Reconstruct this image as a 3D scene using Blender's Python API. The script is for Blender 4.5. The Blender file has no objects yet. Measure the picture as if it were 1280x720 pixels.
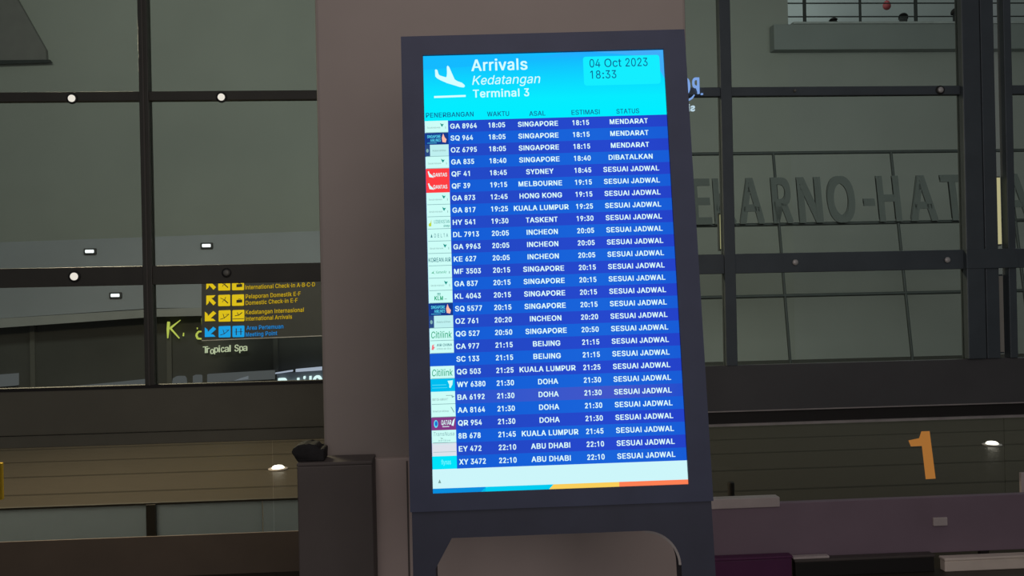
import bpy, bmesh, math, random
from mathutils import Matrix, Vector, noise
from mathutils.geometry import tessellate_polygon
random.seed(4)
scene = bpy.context.scene
COL = scene.collection

# ------------------------------------------------------------------ camera
F = 1100.0
CAM = Vector((0, 0, 1.55))
YAW, PITCH, ROLL = math.radians(3.57), math.radians(0.067), math.radians(-1.22)
fwd = Vector((math.sin(YAW) * math.cos(PITCH), math.cos(YAW) * math.cos(PITCH), math.sin(PITCH)))
r0 = Vector((math.cos(YAW), -math.sin(YAW), 0)); u0 = r0.cross(fwd)
RIGHT = r0 * math.cos(ROLL) + u0 * math.sin(ROLL)
UP = u0 * math.cos(ROLL) - r0 * math.sin(ROLL)
cam_data = bpy.data.cameras.new('camera'); cam = bpy.data.objects.new('camera', cam_data); COL.objects.link(cam)
cam_data.sensor_width = 36; cam_data.lens = 36 * F / 1280; cam_data.clip_end = 200
rot = Matrix((RIGHT, UP, -fwd)).transposed()
cam.matrix_world = Matrix.Translation(CAM) @ rot.to_4x4()
scene.camera = cam

# ------------------------------------------------------------------ world, lamps, exposure
scene.view_settings.view_transform = 'Standard'; scene.view_settings.look = 'None'
scene.view_settings.gamma = 1; scene.view_settings.use_curve_mapping = False
scene.view_settings.exposure = 0
scene.cycles.use_denoising = True
world = bpy.data.worlds.new('night_sky'); scene.world = world; world.use_nodes = True
bg = world.node_tree.nodes['Background']
bg.inputs['Color'].default_value = (0.94, 0.97, 1.0, 1); bg.inputs['Strength'].default_value = 0.085

def area_lamp(name, loc, target, size, power, color, size_y=None):
    d = bpy.data.lights.new(name, 'AREA'); d.energy = power; d.color = color
    d.size = size
    if size_y: d.shape = 'RECTANGLE'; d.size_y = size_y
    o = bpy.data.objects.new(name, d); COL.objects.link(o); o.location = loc
    o.rotation_euler = (Vector(target) - Vector(loc)).to_track_quat('-Z', 'Y').to_euler()
    return o
area_lamp('hall_ceiling_lamp', (0.1, 0.7, 3.7), (0.2, 2.5, 2.0), 2.2, 19, (1.0, 0.87, 0.83), 1.6)
area_lamp('hall_front_fill', (0.6, -2.4, 2.2), (0.4, 3.4, 1.1), 3.2, 42, (1.0, 0.91, 0.88), 1.8)  # unseen fill behind the camera, added to brighten kiosk, column and lower parts
area_lamp('outside_wall_fill', (-3.5, 6.6, 7.4), (-4.0, 17, 8.0), 6, 310, (0.95, 1.0, 0.90), 1.5)  # unseen fill, added to lift the left part of the far wall
area_lamp('outside_wall_fill', (6, 6.6, 5.0), (6.5, 17, -3.0), 6, 240, (0.91, 1.0, 0.98), 1.5)  # second unseen fill, added for the right part of the far wall
area_lamp('upper_deck_lamp', (7.5, 19.5, 9.6), (7.5, 22, 7.5), 5, 55, (0.93, 1.0, 1.0), 1)
area_lamp('forecourt_lamp', (-3.0, 7.2, 3.6), (-2.8, 7.5, 0), 1.6, 300, (1.0, 0.82, 0.57), 1.0)

# ------------------------------------------------------------------ geometry helpers
def ray(px, py):
    return RIGHT * ((px - 640) / F) + UP * ((360 - py) / F) + fwd
def at(px, py, Y):
    """the place at distance plane Y that the sight line of a photo pixel meets"""
    d = ray(px, py); return CAM + d * ((Y - CAM.y) / d.y)

MATS = {}
def srgb(c):
    return tuple((v / 255 / 12.92) if v / 255 <= .04045 else ((v / 255 + .055) / 1.055) ** 2.4 for v in c)
def mat(name, color, rough=.6, metal=0, var=.0, scale=6, spec=.4, bump=0):
    if name in MATS: return MATS[name]
    m = bpy.data.materials.new(name); m.use_nodes = True; nt = m.node_tree
    b = nt.nodes['Principled BSDF']
    b.inputs['Roughness'].default_value = rough; b.inputs['Metallic'].default_value = metal
    b.inputs['Specular IOR Level'].default_value = spec
    tc = nt.nodes.new('ShaderNodeTexCoord'); n = nt.nodes.new('ShaderNodeTexNoise'); n.inputs['Scale'].default_value = scale
    n.inputs['Detail'].default_value = 4
    nt.links.new(tc.outputs['Object'], n.inputs['Vector'])
    ramp = nt.nodes.new('ShaderNodeValToRGB'); v = var
    ramp.color_ramp.elements[0].position = .3; ramp.color_ramp.elements[1].position = .7
    ramp.color_ramp.elements[0].color = tuple(c * (1 - v) for c in color) + (1,)
    ramp.color_ramp.elements[1].color = tuple(min(1, c * (1 + v)) for c in color) + (1,)
    nt.links.new(n.outputs['Fac'], ramp.inputs['Fac']); nt.links.new(ramp.outputs['Color'], b.inputs['Base Color'])
    if bump:
        bp = nt.nodes.new('ShaderNodeBump'); bp.inputs['Strength'].default_value = bump; bp.inputs['Distance'].default_value = .01
        nt.links.new(n.outputs['Fac'], bp.inputs['Height']); nt.links.new(bp.outputs['Normal'], b.inputs['Normal'])
    MATS[name] = m; return m
def emit(name, rgb, strength=1.0):
    if name in MATS: return MATS[name]
    m = bpy.data.materials.new(name); m.use_nodes = True; nt = m.node_tree; nt.nodes.clear()
    o = nt.nodes.new('ShaderNodeOutputMaterial'); e = nt.nodes.new('ShaderNodeEmission')
    e.inputs['Color'].default_value = srgb(rgb) + (1,); e.inputs['Strength'].default_value = strength
    nt.links.new(e.outputs[0], o.inputs[0]); MATS[name] = m; return m
def emit_ramp(name, axis, stops, lo, hi):
    """a lit display surface whose picture runs through colour stops along one local axis"""
    m = bpy.data.materials.new(name); m.use_nodes = True; nt = m.node_tree; nt.nodes.clear()
    o = nt.nodes.new('ShaderNodeOutputMaterial'); e = nt.nodes.new('ShaderNodeEmission')
    tc = nt.nodes.new('ShaderNodeTexCoord'); sx = nt.nodes.new('ShaderNodeSeparateXYZ'); mr = nt.nodes.new('ShaderNodeMapRange')
    mr.inputs['From Min'].default_value = lo; mr.inputs['From Max'].default_value = hi
    rp = nt.nodes.new('ShaderNodeValToRGB'); els = rp.color_ramp.elements
    while len(els) < len(stops): els.new(.5)
    for el, (p, c) in zip(els, stops): el.position = p; el.color = srgb(c) + (1,)
    nt.links.new(tc.outputs['Object'], sx.inputs[0]); nt.links.new(sx.outputs[axis], mr.inputs['Value'])
    nt.links.new(mr.outputs['Result'], rp.inputs['Fac']); nt.links.new(rp.outputs['Color'], e.inputs['Color'])
    nt.links.new(e.outputs[0], o.inputs[0]); MATS[name] = m; return m
def glass(name, tint, gloss=.05, rough=.02, gcol=(1, 1, 1)):
    m = bpy.data.materials.new(name); m.use_nodes = True; nt = m.node_tree; nt.nodes.clear()
    o = nt.nodes.new('ShaderNodeOutputMaterial'); t = nt.nodes.new('ShaderNodeBsdfTransparent'); g = nt.nodes.new('ShaderNodeBsdfGlossy')
    t.inputs['Color'].default_value = tint + (1,); g.inputs['Roughness'].default_value = rough; g.inputs['Color'].default_value = gcol + (1,)
    x = nt.nodes.new('ShaderNodeMixShader'); x.inputs[0].default_value = gloss
    nt.links.new(t.outputs[0], x.inputs[1]); nt.links.new(g.outputs[0], x.inputs[2]); nt.links.new(x.outputs[0], o.inputs[0])
    MATS[name] = m; return m

# outlines of a plain grotesque letter set: advance, then strokes, each an outer contour and its holes as x,y,x,y...
GLYPHS = {'A':[240,[[[8,0,101,254,138,254,231,0,198,0,144,151,132,186,116,239,123,239,106,185,95,151,43,0]],[[55,71,55,99,185,99,185,71]]]],
'B':[228,[[[30,0,30,254,121,254,145,252,164,245,180,235,190,221,197,205,199,187,198,172,193,160,178,143,157,133,170,129,182,123,192,114,201,102,207,86,209,68,207,50,200,33,189,20,172,9,151,2,123,0],[62,29,122,29,148,31,165,40,175,53,178,68,176,81,171,92,163,102,153,109,140,114,124,115,62,115],[62,143,119,143,144,148,154,155,162,163,166,174,168,186,165,202,156,214,141,223,120,226,62,226]]]],
'C':[255,[[[134,-3,103,1,75,12,52,32,35,58,24,90,20,127,24,165,35,197,52,223,75,242,103,254,134,258,170,252,186,245,201,236,214,224,224,209,232,193,236,174,204,174,195,197,179,214,158,224,134,228,111,225,92,216,75,202,62,182,54,157,52,127,54,97,63,72,75,53,92,38,112,29,134,26,158,30,179,40,195,57,204,80,236,80,232,62,224,45,214,31,201,19,187,9,170,2,153,-2]]]],
'D':[251,[[[109,0,48,0,48,29,107,29,136,31,159,40,177,55,189,75,197,99,200,128,197,156,190,180,177,200,160,214,138,223,110,226,47,226,47,254,113,254,147,251,176,239,200,221,217,196,227,164,231,128,227,91,217,59,199,34,175,15,145,4]],[[62,254,62,0,30,0,30,254]]]],
'E':[209,[[[30,0,30,254,186,254,186,226,62,226,62,143,178,143,178,114,62,114,62,29,188,29,188,0]]]],
'F':[205,[[[30,0,30,254,185,254,185,226,62,226,62,139,173,139,173,111,62,111,62,0]]]],
'G':[260,[[[134,-3,102,1,75,13,52,32,35,58,24,90,20,127,24,165,35,197,52,223,74,242,102,254,132,258,152,256,170,252,187,245,202,235,214,222,225,208,232,192,237,174,204,174,194,197,178,213,158,224,133,228,111,225,92,216,75,202,62,182,54,157,52,127,54,97,63,72,75,53,92,38,112,29,134,26,155,29,172,36,187,47,198,62,205,80,207,101,217,100,141,100,141,128,239,128,239,100,236,71,225,45,209,25,188,9,163,0]]]],
'H':[258,[[[30,0,30,254,62,254,62,144,196,144,196,254,228,254,228,0,196,0,196,116,62,116,62,0]]]],
'I':[92,[[[30,0,30,254,62,254,62,0]]]],
'J':[198,[[[93,-3,62,2,38,16,22,40,17,73,17,86,49,86,49,73,52,52,61,37,75,28,93,25,110,28,124,37,133,52,136,73,136,254,168,254,168,73,163,40,147,16,123,2]]]],
'K':[233,[[[52,73,52,108,70,131,87,152,106,172,182,254,224,254,116,138]],[[30,0,30,254,62,254,62,167,62,112,62,97,62,0]],[[186,0,94,130,114,155,224,0]]]],
'L':[196,[[[30,0,30,254,62,254,62,29,181,29,181,0]]]],
'M':[314,[[[30,0,30,254,76,254,139,94,144,79,150,61,156,42,161,24,154,24,159,41,165,61,171,79,176,94,238,254,284,254,284,0,252,0,252,145,252,163,253,184,253,207,253,229,256,229,249,205,241,181,234,161,228,145,171,0,143,0,85,145,80,160,72,181,65,204,56,229,59,229,60,208,60,186,61,164,61,145,61,0]]]],
'N':[262,[[[30,0,30,254,68,254,172,91,181,75,194,53,207,27,202,27,200,54,200,79,199,97,199,254,232,254,232,0,193,0,101,145,89,165,74,191,54,226,60,227,61,192,62,164,62,145,62,0]]]],
'O':[267,[[[133,-3,103,1,75,12,52,32,35,58,24,90,20,127,24,165,35,197,52,223,75,242,103,254,133,258,164,254,192,242,215,223,232,197,243,165,247,127,243,90,232,58,215,32,192,12,164,1],[133,26,155,29,175,38,191,52,204,72,212,97,215,127,212,157,204,182,191,202,175,216,155,225,133,228,112,225,92,216,75,202,63,182,54,157,52,127,54,97,63,72,75,52,92,38,112,29]]]],
'P':[222,[[[30,0,30,254,118,254,144,252,166,244,183,231,195,215,202,195,204,174,202,152,195,133,183,116,166,104,144,96,118,93,55,93,55,121,116,121,134,123,149,128,159,136,167,147,171,160,172,174,171,188,167,201,159,211,148,219,134,224,116,226,62,226,62,0]]]],
'Q':[267,[[[123,80,156,80,185,42,192,32,234,-24,200,-24,173,13,166,23]],[[133,-3,103,1,75,12,52,32,35,58,24,90,20,127,24,165,35,197,52,223,75,242,103,254,133,258,164,254,192,242,215,223,232,197,243,165,247,127,243,90,232,58,215,32,192,12,164,1],[133,26,155,29,175,38,191,52,204,72,212,97,215,127,212,157,204,182,191,202,175,216,155,225,133,228,112,225,92,216,75,202,63,182,54,157,52,127,54,97,63,72,75,52,92,38,112,29]]]],
'R':[224,[[[30,0,30,254,118,254,145,252,167,244,183,232,195,217,202,198,205,176,202,154,195,136,183,120,166,109,145,101,118,99,48,99,48,128,117,128,135,129,149,133,160,141,167,150,171,162,173,176,171,190,167,202,159,212,149,220,134,224,116,226,62,226,62,0]],[[177,0,115,115,151,115,214,0]]]],
'S':[223,[[[112,-4,86,-2,64,5,46,15,32,30,23,48,19,68,52,68,55,55,62,44,71,35,83,29,112,25,128,26,143,30,155,37,165,46,171,57,173,70,171,81,166,89,148,102,122,111,92,120,64,130,43,145,30,163,26,186,29,206,37,224,51,238,69,249,90,256,114,258,137,256,158,249,175,238,189,224,197,208,200,189,169,189,163,206,151,219,134,227,112,229,97,228,84,224,73,218,64,209,59,199,58,188,60,176,65,167,85,154,106,147,132,140,156,132,179,119,197,99,202,85,204,69,201,50,193,32,180,17,162,5,139,-2]]]],
'T':[224,[[[16,226,16,254,208,254,208,226,128,226,128,0,96,0,96,226]]]],
'U':[259,[[[129,-4,101,-1,77,8,57,22,42,40,33,62,30,87,30,254,62,254,62,89,64,72,70,57,80,44,94,34,110,28,129,26,149,28,165,34,179,44,188,57,194,72,196,89,196,254,229,254,229,87,226,62,216,40,201,22,182,8,157,-1]]]],
'V':[240,[[[102,0,8,254,42,254,96,103,108,69,124,15,117,15,133,69,145,103,197,254,231,254,139,0]]]],
'W':[343,[[[78,0,8,254,41,254,82,98,88,73,93,47,98,20,95,20,100,47,106,73,112,98,153,254,190,254,231,98,237,73,243,47,249,20,244,20,249,47,255,73,261,98,302,254,335,254,265,0,228,0,184,161,176,196,168,237,175,237,167,197,159,161,115,0]]]],
'X':[237,[[[9,0,109,142,109,118,15,254,52,254,89,200,102,181,112,164,122,146,116,146,126,164,136,181,149,200,187,254,223,254,129,119,129,143,228,0,191,0,146,65,134,83,125,98,115,116,122,116,113,98,103,83,91,65,46,0]]]],
'Y':[236,[[[102,0,102,104,8,254,46,254,96,172,111,146,125,115,112,115,126,146,140,172,191,254,228,254,134,104,134,0]]]],
'Z':[219,[[[21,0,21,23,137,193,153,215,170,238,174,227,143,226,111,226,20,226,20,254,198,254,198,231,84,64,67,40,49,17,45,27,76,28,107,29,200,29,200,0]]]],
'a':[195,[[[80,-4,63,-3,47,2,34,11,24,22,17,37,15,54,17,69,22,80,29,90,39,97,63,105,89,110,117,113,133,117,136,121,138,127,133,148,120,161,98,165,75,161,59,150,50,137,20,146,29,161,39,173,52,182,66,188,97,192,119,190,143,180,153,172,161,160,167,145,168,126,168,0,138,0,138,26,126,12,108,1],[85,23,101,24,114,29,124,37,132,47,136,57,138,69,138,95,130,91,116,88,100,86,88,84,67,79,52,70,47,62,46,52,51,36,65,26]]]],
'b':[212,[[[115,-4,99,-3,86,2,69,16,59,29,56,29,56,0,26,0,26,254,57,254,57,160,69,173,86,186,98,191,115,192,137,189,156,180,173,166,185,146,193,122,195,94,193,66,185,42,173,23,157,8,137,-1],[110,23,126,26,140,33,150,44,158,58,163,75,164,95,163,114,158,131,150,145,140,156,126,163,110,165,94,163,81,156,70,145,62,131,58,114,56,95,58,75,63,58,70,43,81,32,94,26]]]],
'c':[198,[[[104,-4,79,-1,58,8,41,23,28,43,20,66,17,94,20,122,28,146,41,165,58,180,79,189,104,192,130,189,153,178,170,161,181,138,151,131,145,145,135,155,121,162,104,165,86,162,73,155,62,144,54,129,50,112,48,94,50,75,54,59,62,44,73,33,86,26,104,23,121,26,135,33,146,44,152,59,181,51,171,28,153,11,130,0]]]],
'd':[212,[[[98,-4,75,-1,56,8,40,23,27,42,20,66,17,94,20,122,27,146,40,166,56,180,75,189,98,192,114,191,126,186,144,173,153,160,155,254,186,254,186,0,156,0,156,29,153,29,143,16,126,2,114,-3],[102,23,118,26,132,32,142,43,150,58,154,75,156,95,154,114,150,131,142,145,132,156,118,163,102,165,86,163,72,156,62,145,54,131,50,114,48,95,50,75,54,58,62,44,73,33,86,26]]]],
'e':[202,[[[106,-4,80,-1,58,8,41,23,28,42,20,66,17,93,20,121,28,145,40,165,58,180,78,189,103,192,133,187,147,180,160,170,170,157,179,141,184,121,186,97,186,85,37,85,37,110,169,110,155,101,153,119,149,134,141,147,131,157,118,163,103,165,87,163,73,157,62,147,54,135,50,121,48,105,48,89,50,69,55,53,64,40,76,31,90,25,106,23,127,26,143,36,153,53,182,45,177,32,168,20,156,10,141,2,125,-3]]]],
'f':[127,[[[114,190,114,164,3,164,3,190]],[[40,0,40,216,42,231,48,243,57,252,68,259,94,265,111,263,121,260,114,234,107,236,97,237,85,235,77,230,72,221,71,209,71,0]]]],
'g':[213,[[[103,-75,84,-74,67,-70,41,-55,25,-35,51,-20,61,-33,77,-44,103,-49,124,-46,141,-38,152,-23,156,-3,156,34,153,34,143,21,126,8,114,4,97,2,76,5,56,13,40,27,28,45,20,68,17,96,20,123,27,147,40,166,56,180,76,189,98,192,114,191,127,186,144,173,154,159,157,159,157,190,186,190,186,-4,183,-27,175,-45,162,-59,145,-68,125,-73],[102,30,118,32,132,38,142,47,150,61,155,77,156,96,155,115,150,132,142,146,132,156,119,163,102,165,86,163,73,156,62,145,54,131,50,115,48,96,50,78,54,61,62,48,73,38,86,32]]]],
'h':[205,[[[57,113,57,0,26,0,26,254,57,254,57,144,51,144,62,166,76,181,94,189,114,192,132,190,148,184,161,174,170,160,177,142,179,120,179,0,148,0,148,118,145,137,136,152,123,161,105,165,92,163,80,159,71,151,63,141,58,129]]]],
'i':[83,[[[26,0,26,190,57,190,57,0]],[[42,221,34,223,27,227,22,234,21,242,22,249,27,256,34,260,42,262,50,260,57,256,62,249,63,242,62,234,57,227,50,223]]]],
'j':[83,[[[26,190,57,190,57,-15,55,-31,51,-45,43,-56,32,-65,19,-70,2,-71,-5,-71,-5,-43,1,-43,12,-42,20,-36,25,-27,26,-15]],[[42,221,34,223,27,227,22,234,20,242,22,249,27,256,34,260,42,262,50,260,57,256,61,249,63,242,61,234,57,227,50,223]]]],
'k':[190,[[[55,68,55,106,60,106,142,190,180,190,92,100,89,100]],[[26,0,26,254,57,254,57,0]],[[147,0,74,93,96,114,186,0]]]],
'l':[92,[[[30,0,30,254,62,254,62,0]]]],
'm':[305,[[[26,0,26,190,56,190,56,148,59,162,66,173,86,188,110,193,129,190,144,180,154,166,160,147,156,147,161,160,169,172,190,187,218,193,234,191,249,186,261,177,270,164,276,148,278,128,278,0,248,0,248,127,245,145,236,156,224,163,209,165,197,164,187,160,173,145,168,124,168,0,137,0,137,130,134,144,126,156,115,163,100,165,79,160,70,154,63,145,58,133,57,119,57,0]]]],
'n':[205,[[[57,113,57,0,26,0,26,190,56,190,56,144,51,144,62,166,76,181,94,189,114,192,132,190,147,184,160,174,170,160,176,142,179,120,179,0,148,0,148,118,145,137,136,152,123,161,105,165,92,163,80,159,71,151,63,141,58,129]]]],
'o':[208,[[[104,-4,79,-1,58,8,41,23,28,43,20,66,17,94,20,122,28,146,41,165,58,180,79,189,104,192,128,189,149,180,167,165,180,146,188,122,191,94,188,66,180,43,167,23,149,8,128,-1],[104,23,121,26,135,33,146,44,154,59,158,75,160,94,158,112,154,129,146,144,135,155,121,162,104,165,86,162,73,155,62,144,54,129,50,112,48,94,50,75,54,59,62,44,73,33,86,26]]]],
'p':[212,[[[26,-71,26,190,56,190,56,160,59,160,69,173,86,186,98,191,115,192,137,189,156,180,173,166,185,146,193,122,195,94,193,66,185,42,173,23,157,8,137,-1,115,-4,99,-3,86,2,69,16,59,29,57,-71],[110,23,126,26,140,33,150,44,158,58,163,75,164,95,163,114,158,131,150,145,140,156,126,163,110,165,94,163,81,156,70,145,62,131,58,114,56,95,58,75,63,58,70,43,81,32,94,26]]]],
'q':[212,[[[186,-71,155,-71,155,29,143,16,126,2,114,-3,98,-4,75,-1,56,8,40,23,27,42,20,66,17,94,20,122,27,146,40,166,56,180,75,189,98,192,114,191,126,186,144,173,153,160,156,160,156,190,186,190],[102,23,118,26,132,32,142,43,150,58,154,75,156,95,154,114,150,131,142,145,132,156,118,163,102,165,86,163,72,156,62,145,54,131,50,114,48,95,50,75,54,58,62,44,73,33,86,26]]]],
'r':[130,[[[26,0,26,190,56,190,56,160,65,173,76,184,90,190,107,192,115,192,122,192,122,161,115,162,103,163,91,161,80,157,70,151,63,142,58,131,57,118,57,0]]]],
's':[182,[[[91,-4,72,-3,56,2,42,9,31,19,23,32,18,47,47,53,53,40,62,30,75,25,91,23,108,25,122,31,131,40,134,51,132,60,127,68,118,74,106,78,75,85,52,93,36,104,27,119,23,137,26,152,33,166,43,177,58,185,74,190,94,192,112,191,127,186,140,179,149,170,162,145,134,139,129,149,121,158,110,164,94,166,78,164,65,158,57,150,54,139,56,129,62,122,86,111,115,105,137,97,153,86,162,71,166,53,163,37,156,24,145,12,130,3,112,-2]]]],
't':[114,[[[102,190,102,164,3,164,3,190]],[[32,236,63,236,63,49,64,38,68,31,75,26,85,25,93,26,101,27,107,1,96,-1,84,-2,62,1,46,11,36,26,32,46]]]],
'u':[205,[[[91,-3,73,-1,57,5,44,15,35,29,28,47,26,69,26,190,57,190,57,72,60,52,68,37,82,28,100,25,113,27,125,31,134,38,142,48,146,61,148,76,148,190,179,190,179,0,149,0,149,46,154,46,143,23,129,8,111,0]]]],
'v':[195,[[[81,0,9,190,42,190,83,78,93,43,103,10,92,10,101,43,112,78,152,190,186,190,113,0]]]],
'w':[284,[[[69,0,11,190,44,190,67,107,77,68,88,21,82,21,93,67,103,107,126,190,158,190,181,107,191,68,201,21,196,21,206,68,217,107,240,190,272,190,215,0,184,0,159,86,152,112,145,140,138,169,145,169,138,140,131,112,124,86,99,0]]]],
'x':[189,[[[10,0,86,109,86,86,14,190,50,190,74,153,90,127,104,103,88,103,101,127,117,153,141,190,176,190,104,84,104,107,179,0,143,0,115,43,100,68,86,91,102,91,89,68,74,43,46,0]]]],
'y':[195,[[[24,-69,31,-43,36,-44,52,-44,65,-37,75,-18,81,-1,9,190,42,190,83,78,93,43,103,10,92,10,101,43,112,78,153,190,186,190,102,-29,88,-54,70,-68,46,-73,32,-72]]]],
'z':[190,[[[21,0,21,23,127,160,24,161,24,190,166,190,166,165,63,30,169,28,169,0]]]],
'0':[227,[[[113,-3,87,0,65,12,47,31,34,57,27,89,24,127,27,165,35,197,48,223,65,242,87,254,113,258,139,254,161,242,179,223,192,197,200,165,203,127,200,89,192,57,179,31,162,12,140,0],[113,25,131,28,145,37,157,52,165,72,170,97,172,127,170,157,165,182,157,203,145,218,131,227,113,230,96,227,82,218,70,203,62,182,56,157,55,127,56,97,62,72,70,52,82,37,96,28]]]],
'1':[227,[[[138,254,138,0,106,0,106,224,43,179,43,213,99,254]]]],
'2':[227,[[[32,0,32,24,117,114,141,141,155,163,160,186,159,198,154,209,146,218,137,224,112,230,98,228,86,224,77,216,69,207,65,195,64,181,33,181,35,202,43,221,55,237,72,248,91,255,112,258,134,255,153,248,169,237,181,223,188,205,191,186,185,159,168,129,133,90,76,30,195,28,195,0]]]],
'3':[227,[[[109,-3,87,-1,66,5,49,15,35,29,26,46,22,66,55,66,57,54,63,44,72,35,83,30,109,25,138,30,149,37,157,46,163,58,165,72,163,86,158,98,150,109,137,117,121,122,101,124,78,124,78,150,144,224,35,226,35,254,186,254,186,230,106,139,106,144,132,144,154,138,172,127,185,111,194,93,196,72,194,51,185,33,172,18,154,6,133,-1]]]],
'4':[227,[[[20,53,20,79,123,254,155,254,54,83,207,81,207,53]],[[141,0,141,61,141,73,141,159,171,159,171,0]]]],
'5':[227,[[[111,-3,89,-1,70,6,54,16,41,30,33,47,30,65,61,65,64,54,69,44,87,30,111,25,125,27,138,32,149,41,157,52,162,66,164,81,162,97,157,111,148,122,137,131,124,137,109,138,84,134,64,123,34,126,48,254,183,254,183,226,75,226,67,151,89,162,115,167,131,165,147,160,161,153,172,143,182,130,189,116,194,99,195,82,193,58,184,38,171,21,154,8,134,-1]]]],
'6':[227,[[[113,-3,91,-1,71,7,55,20,42,37,34,58,32,81,34,100,40,119,69,170,126,254,161,254,75,131,83,144,98,153,117,157,139,155,158,147,173,136,185,120,192,101,194,79,192,56,184,36,171,20,155,7,135,-1],[113,24,127,26,139,31,149,40,157,51,162,64,164,79,162,94,157,107,149,118,139,126,127,131,113,133,99,131,87,126,77,118,69,107,64,94,62,79,64,64,69,51,77,40,87,31,99,26]]]],
'7':[227,[[[48,0,162,224,31,226,31,254,195,254,195,224,82,0]]]],
'8':[227,[[[113,-3,89,-1,68,6,50,17,37,31,29,48,26,68,28,83,33,98,40,110,51,121,63,128,76,132,59,141,46,154,38,171,35,190,38,209,45,225,57,239,73,249,92,256,113,258,134,256,153,249,169,239,181,225,188,209,191,190,188,171,180,154,167,141,150,133,164,128,176,121,186,110,194,98,199,83,200,68,198,48,189,31,176,17,158,6,137,-1],[113,25,129,26,142,30,153,37,161,46,167,57,168,69,167,83,161,94,153,104,141,111,128,116,113,118,98,116,85,111,73,104,65,94,59,83,58,69,59,57,64,46,73,37,84,30,97,26],[113,145,137,150,146,157,154,165,158,176,160,188,158,200,154,210,147,218,138,225,113,230,89,225,79,218,72,210,68,200,66,188,68,176,72,165,79,157,89,150]]]],
'9':[227,[[[113,258,135,255,155,247,171,234,184,217,192,197,194,173,192,155,186,135,158,84,100,0,65,0,151,124,154,124,144,111,128,101,109,97,87,100,69,107,53,119,41,134,34,154,32,176,34,198,42,218,55,235,71,247,91,255],[113,230,99,228,87,223,77,215,69,204,64,191,63,176,64,161,69,148,77,137,87,129,99,123,113,122,127,123,139,129,149,137,157,147,162,160,164,175,162,190,157,204,150,215,139,223,127,228]]]],
':':[94,[[[48,-2,39,-1,31,4,26,12,25,20,26,29,31,37,39,42,48,43,56,42,64,37,69,29,71,20,69,12,64,4,56,-1]],[[48,135,39,137,31,142,26,149,25,158,26,167,31,174,39,179,48,181,56,179,64,174,69,167,71,158,69,149,64,142,56,137]]]],
'-':[227,[[[168,122,168,94,57,94,57,122]]]],
',':[94,[[[19,-60,34,36,68,36,42,-60]]]],
"'":[103,[[[39,159,35,254,68,254,64,159]]]],
' ':[94,[]]}
TEXT = {}
GK = .727 / .5087 / 500
ADV = dict(zip('ABCDEFGHIJKLMNOPQRSTUVWXYZ', (722, 722, 722, 722, 667, 611, 778, 722, 278, 556, 722, 611, 833, 722, 778, 667, 778, 722, 667, 611, 722, 667, 944, 667, 667, 611)))
ADV.update(zip('abcdefghijklmnopqrstuvwxyz', (556, 611, 556, 611, 556, 333, 611, 611, 278, 278, 556, 278, 889, 611, 611, 611, 611, 389, 556, 333, 611, 556, 778, 556, 556, 500)))
ADV.update({c: 556 for c in '0123456789'}); ADV.update({':': 333, '-': 333, ',': 278, "'": 238, ' ': 278})
EM = .727 / .716 / 1000
def text_width(s): return (sum(ADV[c] for c in s) - 120) * EM
def text_mesh(s, bold=0., shear=0., space=1.0):
    """flat lettering, capitals .727 high; bold thickens every stroke by laying the outline down at four small offsets"""
    k = (s, bold, shear, space)
    if k not in TEXT:
        vs, fs = [], []; x = 0.
        for c in s:
            adv, groups = GLYPHS[c]; w = ADV[c] * EM; kx = w / (adv * GK) * (1 - 1.6 * bold / max(w, .3))
            for grp in groups:
                loops = []
                for ct in grp:
                    P = [(x + ct[i] * GK * kx + .8 * bold, ct[i + 1] * GK) for i in range(0, len(ct), 2)]
                    loops.append([Vector((px + shear * py, py, 0)) for px, py in P])
                b0 = len(vs); vs += [p for lp in loops for p in lp]
                fs += [tuple(b0 + q for q in t) for t in tessellate_polygon(loops)]
            x += w * space
        if bold > .001:
            n = len(vs); v0, f0 = vs, fs; vs, fs = [], []
            for q, (dx, dy) in enumerate(((-1, -.5), (1, -.5), (1, .5), (-1, .5))):
                vs += [v + Vector((dx * bold, dy * bold, q * .004)) for v in v0]; fs += [tuple(a + q * n for a in f) for f in f0]
        TEXT[k] = (vs, fs)
    return TEXT[k]

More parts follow.
